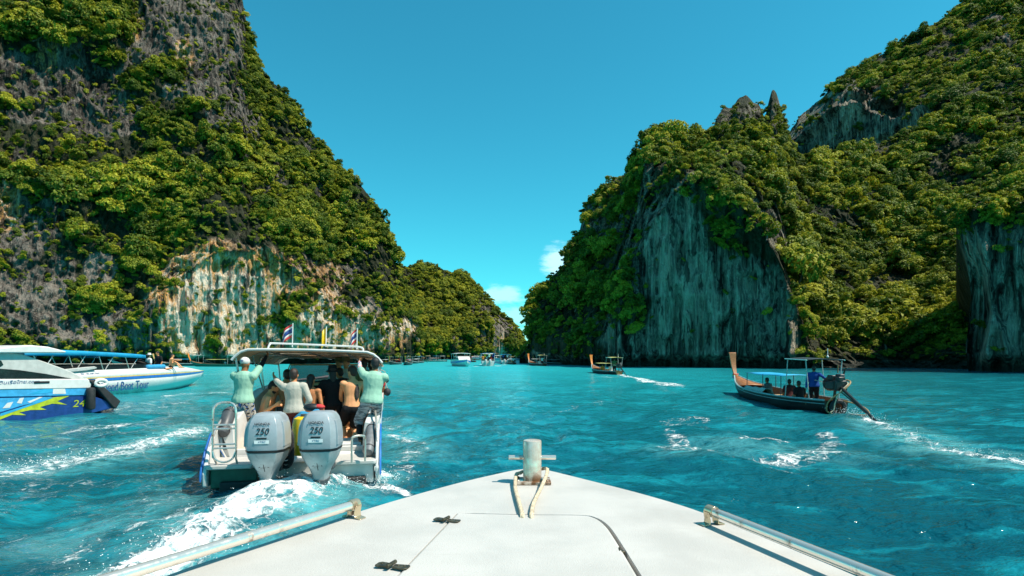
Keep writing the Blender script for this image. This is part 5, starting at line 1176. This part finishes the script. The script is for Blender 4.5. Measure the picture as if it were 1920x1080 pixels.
def far_speedboat(px, py, hd, label, roof, L=8.5, cabin=False, scale=1.0):
    t = thing('far_speedboat', on_sea(px, py), R(hd), label, 'speedboat'); t.scale = (scale,)*3
    ss_ = hull_sections(L, 1.3, lambda u: .95+.25*u, n=14, chine=.78, chz=.05, keel=-.4); hm = hull_mesh(ss_)
    hm.add([Vector((x, 0, z)) for x, z in ((-1.22, .95), (-.95, .05), (0, -.4), (.95, .05), (1.22, .95))], [(0, 1, 2, 3, 4)]); hm.build('hull', M['white'], t)
    g = G(); g.loft([[Vector((-w_, y, gz)), Vector((0, y, gz+.12)), Vector((w_, y, gz))] for (y, w_, gz, a, b_, c_) in ss_[7:]], closed=False, caps=False); g.build('foredeck', M['white'], t)
    for s in (-1, 1): strip_along(ss_, s, .5, .8, .02).build('stripe', M['blue'], t)
    g = G(); g.loft([[Vector((x, y, 2.25+.12*(1-(x/1.35)**2))) for x in (-1.35, -.7, 0, .7, 1.35)] for y in (.8, 2.5, 4.2, 5.4)], closed=False, caps=False); rf = g.build('roof', M[roof], t, solid=.06)
    for s in (-1, 1):
        for y in (.9, 3, 5.2): G().tube([(s*1.18, y, .95), (s*1.25, y, 2.27)], .03, 6).build('roof_post', M['white'], rf)
    g = G(); g.loft([[Vector((-1.1, 5.9, 1.2)), Vector((1.1, 5.9, 1.2))], [Vector((-1.0, 5.3, 1.9)), Vector((1.0, 5.3, 1.9))]], closed=False, caps=False); g.build('windscreen', M['glass'], t, solid=.03)
    if cabin:
        G().prism([(2.0, .95), (6.6, 1.1), (5.6, 1.75), (2.0, 1.75)], -1.05, 1.05, 0).build('cabin', M['white'], t, bevel=.05)
        for s in (-1, 1): G().prism([(2.3, 1.3), (5.6, 1.3), (5.2, 1.6), (2.3, 1.6)], s*1.055, s*1.075, 0).build('cabin_window', M['glass'], t)
    for x in (-.4, .4):
        G().lathe([(.10, -.3), (.14, .3), (.24, .5), (.25, .95), (.18, 1.1), (0, 1.14)], (x, -.3, .1), 10).build('outboard', M['greywhite'], t)
    return t
FS = [far_speedboat(857, 685.8, 197, 'white far speedboat coming towards us right of the moored cluster', 'white', cabin=True),
      far_speedboat(915, 686.2, 2, 'blue roofed far tour boat full of people in the middle of the channel', 'tarp'),
      far_speedboat(949, 682.8, 5, 'smaller blue roofed far tour boat left of the gap', 'tarp', scale=.9),
      far_speedboat(929, 675.3, 95, 'tiny white far speedboat moored below the pale rock of the headland', 'white', cabin=True),
      far_speedboat(941, 676.0, 60, 'tiny white far boat just right of the moored white speedboat', 'white', scale=.75),
      far_speedboat(979, 675.6, 92, 'tiny blue and white far boat at the foot of the gap', 'tarp', scale=.6)]
# ------------------------------------------------------------------ people
def skin(name, c): return simple(name, c, 0.55, var=0.15, scale=9, spec=0.35)
SK = {'tan': skin('tanned_skin', (0.56, 0.22, 0.09)), 'fair': skin('fair_skin', (0.74, 0.34, 0.155)), 'dark': skin('brown_skin', (0.32, 0.125, 0.05))}
def cloth(name, a, b_=None, sc=8, thr=(.45, .55), extra=None, stretch=(1, 1, 1)):
    m, t, bs, o = material(name); oc = t.n('ShaderNodeTexCoord').outputs['Object']; v = t.scale(oc, stretch)
    c = t.mix(t.noise(v, 5, 4, .6), rgb(*[x*.82 for x in a]), rgb(*a))
    if b_: c = t.mix(t.ss(t.noise(v, sc, 2, .5, .6), *thr), c, rgb(*b_))
    if extra: c = t.mix(t.ss(t.noise(t.vmath('ADD', v, (5.3, 2.1, 7.7)), sc*1.2, 2, .5, .5), .55, .62), c, rgb(*extra))
    t.set(bs.inputs['Base Color'], c); bs.inputs['Roughness'].default_value = .85; bs.inputs['Specular IOR Level'].default_value = .2
    bm = t.n('ShaderNodeBump'); bm.inputs['Strength'].default_value = 1.0; bm.inputs['Distance'].default_value = .014
    t.set(bm.inputs['Height'], t.noise(t.scale(oc, (1.0, 1.0, .55)), 9.0, 3, .6, 1.2)); t.set(bs.inputs['Normal'], bm.outputs[0])
    return m
CL = {'mint': cloth('mint_shirt_cloth', (0.33, 0.56, 0.42)), 'floral': cloth('floral_print', (0.62, 0.62, 0.58), (0.03, 0.14, 0.42), 13, (.50, .54), (0.02, 0.025, 0.03)),
      'black': cloth('black_cloth', (0.014, 0.014, 0.016)), 'sand': cloth('pale_grey_shirt', (0.50, 0.47, 0.40)), 'maroon': cloth('maroon_cloth', (0.08, 0.022, 0.022)),
      'grey': cloth('grey_cloth', (0.11, 0.12, 0.13)), 'camo': cloth('grey_striped_cloth', (0.42, 0.42, 0.43), (0.13, 0.14, 0.15), 12, (.48, .56), None, (.6, .6, 2.5)), 'blue': cloth('royal_blue_cloth', (0.012, 0.06, 0.26)),
      'multi': cloth('colourful_sleeve', (0.75, 0.72, 0.68), (0.62, 0.12, 0.06), 22, (.52, .56), (0.05, 0.2, 0.5)), 'white': cloth('white_cloth', (0.72, 0.70, 0.66)), 'red': cloth('red_cloth_soft', (0.5, 0.04, 0.04)),
      'aqua': cloth('aqua_print', (0.05, 0.35, 0.50), (0.6, 0.6, 0.6), 16), 'orange': cloth('orange_cloth', (0.62, 0.24, 0.05)), 'olive': cloth('olive_cloth', (0.10, 0.12, 0.05)), 'khaki': cloth('khaki_cloth', (0.34, 0.25, 0.14)),
      'yellow': cloth('yellow_cloth', (0.65, 0.45, 0.03))}
HAIR = simple('dark_hair', (0.014, 0.010, 0.008), 0.55, var=0.4, scale=30, stretch=(1, 1, .2), bump=.5, bscale=90)
HAIRB = simple('brown_hair', (0.035, 0.017, 0.010), 0.55, var=0.4, scale=30, stretch=(1, 1, .2), bump=.5, bscale=90)
STRAW = simple('straw', (0.42, 0.26, 0.12), 0.8, var=0.3, bump=.4)
TATTOO = simple('tattooed_skin', (0.05, 0.035, 0.03), 0.6, var=0.5, scale=20)

def cap_(g, a, b_, r0, r1, k=10):
    "tapered limb with round ends"
    a, b_ = Vector(a), Vector(b_); d = b_-a
    if d.length < 1e-4: g.ball(a, r0, k, 6); return
    n = 3; pts = [a+d*(i/n) for i in range(n+1)]; g.tube(pts, [r0+(r1-r0)*i/n for i in range(n+1)], k); g.ball(a, r0*.995, k, 6); g.ball(b_, r1*.995, k, 6)
def remeshed(g, name, mat, parent, vox, smooth=3):
    bm = bmesh.new(); vs = [bm.verts.new(v) for v in g.v]
    for f in g.f:
        try: bm.faces.new([vs[i] for i in f])
        except ValueError: pass
    bmesh.ops.recalc_face_normals(bm, faces=bm.faces)
    me = bpy.data.meshes.new('tmp'); bm.to_mesh(me); bm.free(); ob = bpy.data.objects.new('tmp', me); C.objects.link(ob)
    md = ob.modifiers.new('r', 'REMESH'); md.mode = 'VOXEL'; md.voxel_size = vox; md.use_smooth_shade = True
    m2 = ob.modifiers.new('s', 'SMOOTH'); m2.factor = .5; m2.iterations = smooth
    out = bpy.data.meshes.new_from_object(ob.evaluated_get(bpy.context.evaluated_depsgraph_get()))
    bpy.data.objects.remove(ob); bpy.data.meshes.remove(me); out.name = name; out.materials.clear(); out.materials.append(mat)
    out.polygons.foreach_set('use_smooth', [True]*len(out.polygons))
    return link(bpy.data.objects.new(name, out), parent)
def ik(a, c, l1, l2, hint):
    d = c-a; L = d.length; mx = (l1+l2)*.995
    if L > mx: c = a+d*(mx/L); d = c-a; L = mx
    x = (l1*l1-l2*l2+L*L)/(2*L); h = math.sqrt(max(l1*l1-x*x, 0)); u = d.normalized(); hv = hint-u*hint.dot(u)
    hv = hv.normalized() if hv.length > 1e-4 else u.orthogonal()
    return a+u*x+hv*h, c
def hand(g, w_, dirv, palmn, s, curl=.5, vox=.011):
    "palm, four unequal bent fingers and a thumb leaving the side of the palm"
    dirv = dirv.normalized(); palmn = (palmn-dirv*palmn.dot(dirv)).normalized(); sd = dirv.cross(palmn)
    for i in range(4): cap_(g, w_+sd*(i-1.5)*.010*s, w_+dirv*.075*s+sd*(i-1.5)*.019*s, .017*s, .013*s, 6)
    for i, L in enumerate((.062, .074, .070, .054)):
        b0 = w_+dirv*.085*s+sd*(i-1.5)*.0215*s; d1 = (dirv+palmn*curl).normalized(); d2 = (dirv*(1-curl)+palmn*curl*1.6).normalized()
        m_ = b0+d1*L*.5*s; cap_(g, b0, m_, .0100*s, .0092*s, 6); cap_(g, m_, m_+d2*L*.5*s, .0092*s, .0080*s, 6)
    t0 = w_+dirv*.025*s-sd*.030*s; t1 = t0+(dirv*.7-sd*.8+palmn*.3).normalized()*.038*s; cap_(g, t0, t1, .012*s, .0105*s, 6); cap_(g, t1, t1+(dirv+palmn*curl*.8).normalized()*.032*s, .0105*s, .009*s, 6)
def person(label, pel, yaw, s=1.0, lean=0.0, side=0.0, twist=0.0, head=(0, 0), lh=None, rh=None, lf=None, rf=None, elbow=(None, None), knee=(None, None), skin_='tan', top=None, sleeve='short', bottom=None, leg='short', leggings=None, arms_cover=None,
           hair='short', haircol=None, hat=None, vox=.0125, extra=None, group=None, curl=(.4, .4), shoes=None):
    "pel: world position of the hips; yaw 0 looks along +y; lh, rh, lf, rf: world targets for wrists and ankles"
    t = thing('person', pel, yaw, label, 'person', group); inv = (Matrix.Translation(pel)@Matrix.Rotation(yaw, 4, 'Z')).inverted()
    up = Euler((-lean, side, 0)).to_matrix()@Vector((0, 0, 1)); Tm = Euler((-lean, side, twist)).to_matrix(); E3 = Vector((0, 0, 0))
    def sp(x, y, z): return Tm@Vector((x, y, z))*s
    rings_def = [(-.12, .10, .085), (-.06, .150, .115), (.0, .168, .122), (.10, .150, .108), (.20, .146, .104), (.30, .164, .114), (.39, .176, .118), (.46, .160, .100), (.505, .095, .075), (.53, .058, .058)]
    def torso(g, off, z0, z1, k=14, bell=0.0):
        rr = []
        for (z, a, b_) in rings_def:
            if z < z0-.03 or z > z1+.03: continue
            f = bell*max(0, (.15-z)); rr.append([sp((a+off+f)*math.cos(q), (b_+off+f)*math.sin(q)+.01, z) for q in [2*math.pi*i/k for i in range(k)]])
        g.loft(rr)
    Sh = {-1: sp(-.185, 0, .435), 1: sp(.185, 0, .435)}; Hp = {-1: Vector((-.092, 0, -.04))*s, 1: Vector((.092, 0, -.04))*s}
    tgt = {-1: lh, 1: rh}; ft = {-1: lf, 1: rf}; arm = {}; legd = {}
    for i, q in enumerate((-1, 1)):
        w_ = inv@Vector(tgt[q]) if tgt[q] is not None else Sh[q]+Vector((q*.07, .10, -.50))*s
        hint = Vector(elbow[i]) if elbow[i] else Vector((q*.5, -1, -.4)); e, w_ = ik(Sh[q], w_, .285*s, .255*s, hint); arm[q] = (Sh[q], e, w_)
        a_ = inv@Vector(ft[q]) if ft[q] is not None else Vector((q*.10*s, .0, -.86*s))
        kh = Vector(knee[i]) if knee[i] else Vector((q*.1, 1, 0)); kn, a_ = ik(Hp[q], a_, .42*s, .42*s, kh); legd[q] = (Hp[q], kn, a_)
    nb = sp(0, .0, .50); hd = up*0+Tm@Vector((0, .03, .655))*s
    Hm = Matrix.Rotation(head[0], 3, 'Z')@Euler((-lean*.5+head[1], side*.6, 0)).to_matrix()
    def hp(x, y, z): return hd+Hm@Vector((x, y, z))*s
    g = G(); torso(g, 0, -.2, .6)
    cap_(g, nb-Vector((0, 0, .05)), hd+Hm@Vector((0, -.015, -.05))*s, .056*s, .052*s)
    he = Hm.to_euler(); g.ball(hd+Hm@Vector((0, -.005, .025))*s, (.076*s, .096*s, .100*s), 14, 10, he); g.ball(hp(0, .022, -.055), (.056*s, .066*s, .070*s), 12, 8, he)
    g.ball(hp(0, .096, -.012), (.014*s, .022*s, .026*s), 8, 6, he); g.ball(hp(0, .080, -.066), (.026*s, .014*s, .012*s), 8, 5, he); g.ball(hp(0, .072, .026), (.052*s, .022*s, .012*s), 8, 5, he)
    for q in (-1, 1): g.ball(hp(q*.077, -.008, -.01), (.012*s, .024*s, .034*s), 8, 6, he)
    for q in (-1, 1):
        a, e, w_ = arm[q]; cap_(g, a-Vector((q*.03*s, 0, 0)), a, .066*s, .064*s); cap_(g, a, e, .054*s, .041*s); cap_(g, e, e.lerp(w_, .35), .040*s, .042*s); cap_(g, e.lerp(w_, .35), w_, .042*s, .027*s)
        fw = (w_-e).normalized(); pn = Vector((-q, .3, 0)) if abs(fw.x) < .8 else Vector((0, .3, -1)); hand(g, w_, fw, pn, s, curl[0 if q < 0 else 1])
        h_, kn, a_ = legd[q]; cap_(g, h_, kn, .084*s, .057*s); cap_(g, kn, kn.lerp(a_, .35), .056*s, .055*s); cap_(g, kn.lerp(a_, .35), a_, .055*s, .036*s)
        sh_ = a_-kn; fd = Vector((q*.12, 1, 0)); 
        cap_(g, a_+Vector((0, -.03, -.045))*s, a_+fd*.10*s+Vector((0, 0, -.052))*s, .034*s, .032*s, 8); cap_(g, a_, a_+Vector((0, -.02, -.035))*s, .036*s, .036*s, 8); cap_(g, a_+fd*.10*s+Vector((0, 0, -.054))*s, a_+fd*.17*s+Vector((0, 0, -.060))*s, .032*s, .020*s, 8)
    remeshed(g, 'body', SK[skin_], t, vox)
    if top:
        g = G(); torso(g, .020*s, -.06 if bottom else -.10, .50, bell=.16)
        for q in (-1, 1):
            a, e, w_ = arm[q]; cap_(g, a-Vector((q*.03*s, 0, 0)), a, .084*s, .080*s)
            if sleeve == 'short': cap_(g, a, a.lerp(e, .72), .076*s, .068*s)
            elif sleeve == 'long': cap_(g, a, e, .074*s, .056*s); cap_(g, e, e.lerp(w_, .92), .056*s, .042*s)
            elif sleeve == 'elbow': cap_(g, a, e, .076*s, .060*s); cap_(g, e, e.lerp(w_, .35), .060*s, .056*s)
        sh_o = remeshed(g, 'shirt', CL[top], t, vox, 4)
        if sleeve in ('short', 'elbow'):
            g = G(); g.lathe([(.066*s, 0), (.070*s, .02*s), (.064*s, .035*s)], sp(0, .005, .495), 12, Tm@Vector((0, 0, 1))); g.build('collar', CL[top], sh_o)
    if arms_cover:
        for q in (-1, 1):
            cv = arms_cover[0 if q < 0 else 1]
            if cv:
                a, e, w_ = arm[q]; g = G(); cap_(g, a.lerp(e, .5), e, .057*s, .047*s); cap_(g, e, e.lerp(w_, .95), .047*s, .034*s); remeshed(g, 'arm_sleeve', CL[cv], t, vox)
    if bottom:
        g = G(); torso(g, .017*s, -.16, .06)
        fr = {'short': .80, 'brief': .18, 'knee': 1.0, 'long': 1.0}[leg]
        for q in (-1, 1):
            h_, kn, a_ = legd[q]; cap_(g, h_, h_.lerp(kn, fr), .106*s, (.094 if leg != 'long' else .075)*s)
            if leg == 'knee': cap_(g, kn, kn.lerp(a_, .15), .088*s, .086*s)
            if leg == 'long': cap_(g, kn, kn.lerp(a_, .93), .075*s, .055*s)
        remeshed(g, 'trousers' if leg == 'long' else 'shorts', CL[bottom], t, vox, 4)
    if leggings:
        for q in (-1, 1):
            h_, kn, a_ = legd[q]; g = G(); cap_(g, h_.lerp(kn, .7), kn, .064*s, .063*s); cap_(g, kn, kn.lerp(a_, .35), .062*s, .060*s); cap_(g, kn.lerp(a_, .35), kn.lerp(a_, .97), .060*s, .041*s); remeshed(g, 'legging', CL[leggings], t, vox)
    hc = haircol or HAIR
    if hair and not (hat in ('cap', 'bucket') and hair == 'short'):
        g = G(); g.ball(hp(0, -.016, .040), (.084*s, .098*s, .098*s), 14, 10, he); g.ball(hp(0, -.05, .0), (.076*s, .064*s, .085*s), 12, 8, he)
        if hair == 'bun': g.ball(hp(0, -.06, .15), (.05*s, .05*s, .05*s), 10, 8)
        if hair in ('long', 'tail'):
            cap_(g, hp(0, -.06, .0), hd+Vector((0, -.085, -.18))*s, .075*s, .060*s); cap_(g, hd+Vector((0, -.085, -.18))*s, hd+Vector((.01, -.10, -.36))*s, .060*s, .030*s)
        ho = remeshed(g, 'hair', hc, t, .012, 2)
    if extra == 'beard':
        g = G(); g.ball(hp(0, .030, -.080), (.058*s, .064*s, .050*s), 12, 8, he); remeshed(g, 'beard', hc, t, .011, 2)
    if hat:
        if hat == 'cap':
            g = G(); g.ball(hp(0, -.006, .055), (.090*s, .106*s, .086*s), 16, 10, he); h0 = remeshed(g, 'cap', CL['white'], t, .011, 2)
            g = G(); g.loft([[hp(x, .075+.09*math.cos(x*9)*f, .055-.02*f) for x in (-.07, -.035, 0, .035, .07)] for f in (0, .5, 1)], closed=False, caps=False); g.build('cap_peak', CL['white'], h0, solid=.006)
            text_mesh('cap_letter', 'M', .055*s, CL['blue'], h0, hp(0, -.122, .06), (R(80), 0, 0), 0, .004, 1.0)
        elif hat == 'bucket':
            g = G(); ax = Hm@Vector((0, 0, 1)); g.lathe([(.135*s, -.03*s), (.14*s, -.025*s), (.094*s, .02*s), (.088*s, .10*s), (.07*s, .12*s), (0, .122*s)], hp(0, 0, .04), 18, ax); g.build('bucket_hat', CL['black'], t)
        else:
            g = G(); ax = Hm@Vector((0, 0, 1)); g.lathe([(.185*s, .03*s), (.19*s, .035*s), (.10*s, .045*s), (.092*s, .12*s), (.06*s, .145*s), (0, .148*s)], hp(0, 0, .02), 20, ax); g.build('brimmed_hat', STRAW if hat == 'straw' else CL['white'], t)
    if extra == 'tattoo':
        g = G(); k = []
        for i in range(7):
            f = i/6; z = .12+.30*f; wd = .045*math.sin(.3+f*2.5); yb = -float(np.interp(z, [r_[0] for r_ in rings_def], [r_[2] for r_ in rings_def]))
            k.append([sp(.05-wd, yb*.99-.004, z), sp(.05, yb*.97-.006, z), sp(.05+wd, yb*.92-.004, z)])
        g.loft(k, closed=False, caps=False); g.build('tattoo', TATTOO, t, solid=.004)
    return t

FL = .235      # cockpit floor
def hips(px, py, Y): return P(px, py, Y)
# crew in mint shirts
ph = hips(455, 749, 10.9); person('crewman in mint shirt, white cap and floral shorts gripping the roof at left', ph, R(-4), 1.0, lean=.04, side=.03, rh=P(504, 661, 11.35), lh=P(452, 716, 11.7), elbow=((-1, -.1, -.2), (1, -.5, .1)),
       lf=P(447, 826, 11.0), rf=P(463, 826, 11.1), skin_='dark', top='mint', bottom='floral', leg='knee', leggings='black', arms_cover=('black', 'black'), hat='cap', curl=(.5, .9))
ph = hips(697, 750, 10.7); person('crewman in mint shirt and striped shorts leaning on the right side rail', ph, R(14), 1.0, lean=.10, side=.10, lh=P(673, 676, 11.2), rh=P(722, 716, 11.6), elbow=((-1, -.3, -.2), (1, -.4, -.1)),
       lf=P(676, 826, 10.6), rf=P(694, 822, 10.9), knee=((-.4, 1, 0), (.2, 1, 0)), skin_='dark', top='mint', bottom='camo', leg='knee', leggings='black', arms_cover=('multi', None), hair='short', curl=(.9, .4))
# passengers
ph = hips(490, 786, 11.4); person('bearded bare chested man sitting at left looking at his phone', ph, R(-62), 1.0, lean=.30, head=(-.05, -.35), lh=P(520, 759, 11.3), rh=P(516, 760, 11.1), elbow=((-.3, -.4, -1), (.4, -.4, -1)), lf=P(528, 806, 11.3), rf=P(520, 806, 11.0),
       skin_='fair', bottom='grey', leg='short', hair='short', extra='beard', curl=(.8, .8))
pp = P(524, 755, 11.15); g = G(); g.box((0, 0, 0), (.075, .15, .010), (R(35), .2, R(-60))); o = g.build('mobile_phone', M['ink'], None, bevel=.003); o.location = pp; tag(o, 'black mobile phone in the hands of the seated bearded man', 'phone')
ph = hips(552, 768, 10.95); person('man in pale grey shirt and maroon shorts standing with his back to us', ph, R(4), .98, lean=.06, side=-.04, lh=P(505, 696, 11.5), rh=P(571, 772, 11.0), elbow=((-1, -.2, -.3), (1, -.3, -.3)), lf=Vector((ph.x-.12, ph.y+.05, FL+.1)), rf=Vector((ph.x+.12, ph.y, FL+.1)),
       skin_='tan', top='sand', sleeve='elbow', bottom='maroon', leg='short', hair='short', haircol=HAIRB)
ph = hips(538, 764, 12.3); person('dark haired bare shouldered man behind the grey shirted man', ph, R(20), 1.02, lean=.02, head=(.3, 0), lf=Vector((ph.x-.1, ph.y, FL+.1)), rf=Vector((ph.x+.1, ph.y, FL+.1)), skin_='tan', bottom='grey', hair='short', vox=.015)
ph = hips(581, 772, 11.4); person('woman with long dark hair and bare back beside the grey shirted man', ph, R(-8), .93, lean=.04, lf=Vector((ph.x-.09, ph.y, FL+.1)), rf=Vector((ph.x+.09, ph.y, FL+.1)), skin_='tan', bottom='maroon', leg='brief', hair='long', vox=.014)
ph = hips(590, 735, 13.0); person('person in black wetsuit bending forward in the middle of the cockpit', ph, R(-80), 1.0, lean=1.25, head=(0, -.5), lh=P(609, 740, 13.2), rh=P(607, 742, 12.8), lf=Vector((ph.x-.05, ph.y-.1, FL+.1)), rf=Vector((ph.x+.02, ph.y+.15, FL+.1)),
       skin_='tan', top='black', sleeve='long', bottom='black', leg='long', hair='short', vox=.015)
ph = hips(624, 757, 11.7); person('woman all in black with a bucket hat reaching her hand to the left', ph, R(24), .95, lean=.03, lh=P(597, 738, 11.9), rh=P(632, 768, 11.7), elbow=((-.5, -.5, -1), None), lf=Vector((ph.x-.1, ph.y, FL+.1)), rf=Vector((ph.x+.1, ph.y, FL+.1)),
       skin_='fair', top='black', sleeve='long', bottom='black', leg='long', hair='tail', hat='bucket')
ph = hips(647, 750, 13.1); person('person in grey top seated behind the woman in black', ph, R(60), .95, lean=.25, lh=P(628, 716, 12.8), rh=P(640, 735, 12.9), lf=Vector((ph.x-.4, ph.y, FL+.1)), rf=Vector((ph.x-.35, ph.y+.15, FL+.1)), skin_='tan', top='grey', sleeve='long', bottom='aqua', hair='short', vox=.015)
ph = hips(660, 763, 11.5); person('bare chested man with a tattooed back and black shorts on the right', ph, R(38), 1.04, lean=.10, side=.06, head=(.35, 0), lh=P(640, 758, 11.8), rh=P(674, 752, 11.9), elbow=((-1, -.4, -.2), None), lf=Vector((ph.x-.12, ph.y+.1, FL+.1)), rf=Vector((ph.x+.12, ph.y, FL+.1)),
       skin_='fair', bottom='black', leg='short', hair='short', haircol=HAIRB, extra='tattoo')
ph = hips(683, 740, 12.4); person('dark haired person in olive top behind the right crewman', ph, R(30), .98, lean=.05, lf=Vector((ph.x-.1, ph.y, FL+.1)), rf=Vector((ph.x+.1, ph.y, FL+.1)), skin_='dark', top='olive', bottom='khaki', hair='short', vox=.016)
ph = hips(697, 742, 12.9); person('dark haired person in red top half hidden by the right crewman', ph, R(20), 1.0, lf=Vector((ph.x-.1, ph.y, FL+.1)), rf=Vector((ph.x+.1, ph.y, FL+.1)), skin_='dark', top='red', bottom='black', hair='short', vox=.016)
for (px, Y, lab, tp, ht) in ((636, 14.0, 'passenger in straw hat near the windscreen, left of two', 'aqua', 'straw'), (650, 13.8, 'passenger in straw hat and pale top near the windscreen, right of two', 'white', 'straw')):
    ph = hips(px, 732, Y); person(lab, ph, R(170), .98, lf=Vector((ph.x-.1, ph.y, FL+.1)), rf=Vector((ph.x+.1, ph.y, FL+.1)), skin_='fair', top=tp, bottom='khaki', hair='short', hat=ht, vox=.018)

# people on the bow of the blue canopy boat
ph = P(279, 688, 34.2); person('person in wide pale hat standing by the blue canopy front', ph, R(-30), 1.0, skin_='fair', top='white', bottom='khaki', hat='sun', vox=.025)
ph = P(299, 684, 35.0); person('person dressed in black sitting on the foredeck with teal cap', ph, R(160), 1.05, lean=.15, lf=ph+Vector((.1, .7, -.2)), rf=ph+Vector((.35, .65, -.2)), skin_='tan', top='black', bottom='black', hair='short', vox=.025)
ph = P(320, 687, 36.0); person('woman with dark hair sitting on the foredeck edge with bent knees', ph, R(-70), 1.0, lean=.1, lf=ph+Vector((.62, .1, -.02)), rf=ph+Vector((.6, -.12, -.02)), knee=((0, .3, 1), (0, .3, 1)), rh=ph+Vector((.75, -.15, .42)), lh=ph+Vector((.6, .1, .35)), skin_='fair', bottom='black', leg='brief', hair='long', vox=.025)
# near longtail: helmsman and passengers
lw = lambda x, y, z: LM@Vector((x, y, z))
person('helmsman in blue shirt standing at the stern of the near longtail boat', lw(-.33, 1.0, .93), R(-25), 1.0, lean=.05, rh=lw(.02, .70, 1.15), lh=lw(-.62, 1.05, .80), lf=lw(-.45, 1.0, .08), rf=lw(-.22, 1.0, .08), skin_='dark', top='blue', sleeve='long', bottom='black', leg='long', hair='short', vox=.018)
for (x, y, z, lab, tp, rz) in ((-.35, 2.1, .30, 'dark clad passenger sitting just ahead of the helmsman', 'black', 10), (-.28, 3.2, .32, 'passenger in dark red sitting under the rear of the blue awning', 'maroon', -15), (-.30, 5.3, .30, 'passenger with black hair sitting low amidships in the near longtail', 'grey', 30)):
    h_ = lw(x, y, z); person(lab, h_, R(rz), .98, lean=.12, lf=h_+Vector((-.1, .5, -.28)), rf=h_+Vector((.15, .5, -.28)), knee=((0, .5, 1), (0, .5, 1)), skin_='dark', top=tp, bottom='khaki', hair='short', vox=.02)
# people on the farther boats, small figures copied from two poses
def far_person(src, loc, rz, label, shirt, sc=1.0):
    c = copy_tree(src); c.location = loc; c.rotation_euler = (0, 0, rz); c.scale = (sc,)*3; tag(c, label, 'person', 'people on the far boats')
    for ch in c.children:
        if ch.name.startswith('shirt'):
            ch.material_slots[0].link = 'OBJECT'; ch.material_slots[0].material = CL[shirt]
    return c
b_loc = LT1.matrix_world if False else world_of(LT1.location, LT1.rotation_euler.z)
w0 = b_loc@Vector((-.1, 1.2, .95)); STAND = person('helmsman in green shirt standing in the yellow roofed longtail', w0, R(0), 1.0, rh=w0+Vector((.3, -.1, .2)), skin_='dark', top='olive', bottom='black', leg='long', hair='short', vox=.035)
w0 = b_loc@Vector((.25, 3.4, .30)); SIT = person('passenger in white top seated in the yellow roofed longtail', w0, R(5), 1.0, lf=w0+Vector((-.1, .5, -.25)), rf=w0+Vector((.12, .5, -.25)), knee=((0, .4, 1), (0, .4, 1)), skin_='tan', top='white', bottom='khaki', hair='short', vox=.035)
far_person(SIT, b_loc@Vector((-.3, 4.6, .30)), R(20), 'passenger in orange top seated forward in the yellow roofed longtail', 'orange')
shirts = ['orange', 'yellow', 'white', 'mint', 'red', 'blue']
fm = world_of(FS[1].location, FS[1].rotation_euler.z)
names = ['orange', 'yellow', 'white', 'mint green', 'red', 'blue']
for i in range(6):
    far_person(STAND if i % 2 else SIT, fm@Vector((-.95+.38*i, .8+.25*(i % 3), 1.65 if i % 2 else 1.25)), R(180*(i % 2)), 'person in %s top in the far blue roofed tour boat' % names[i], shirts[i], .95)
fm = world_of(FS[2].location, FS[2].rotation_euler.z)
for i in range(2): far_person(STAND, fm@Vector((-.5+.9*i, 1.0, 1.5)), 0, 'person in %s top in the smaller blue roofed boat' % ('dark blue', 'white')[i], ('blue', 'white')[i], .9)
for k, nm in ((0, 'side on orange prowed longtail'), (1, 'red prowed longtail by the gap'), (4, 'green longtail'), (6, 'orange roofed moored longtail'), (7, 'moored longtail with tall ribbons'), (5, 'leftmost moored longtail'), (14, 'brown far longtail')):
    b_ = FARB[k]; fm = world_of(b_.location, b_.rotation_euler.z)@Matrix.Diagonal(b_.scale.to_4d())
    far_person(STAND, fm@Vector((0, 1.4, .95)), b_.rotation_euler.z, 'helmsman in the '+nm, ('white', 'black', 'red', 'white', 'red', 'blue', 'black')[(k*3) % 7], .95)
    far_person(SIT, fm@Vector((.1, 3.6, .32)), b_.rotation_euler.z, 'passenger in the '+nm, ('orange', 'white', 'pink', 'mint', 'yellow', 'white', 'aqua')[(k*5) % 7].replace('pink', 'red'), .95)
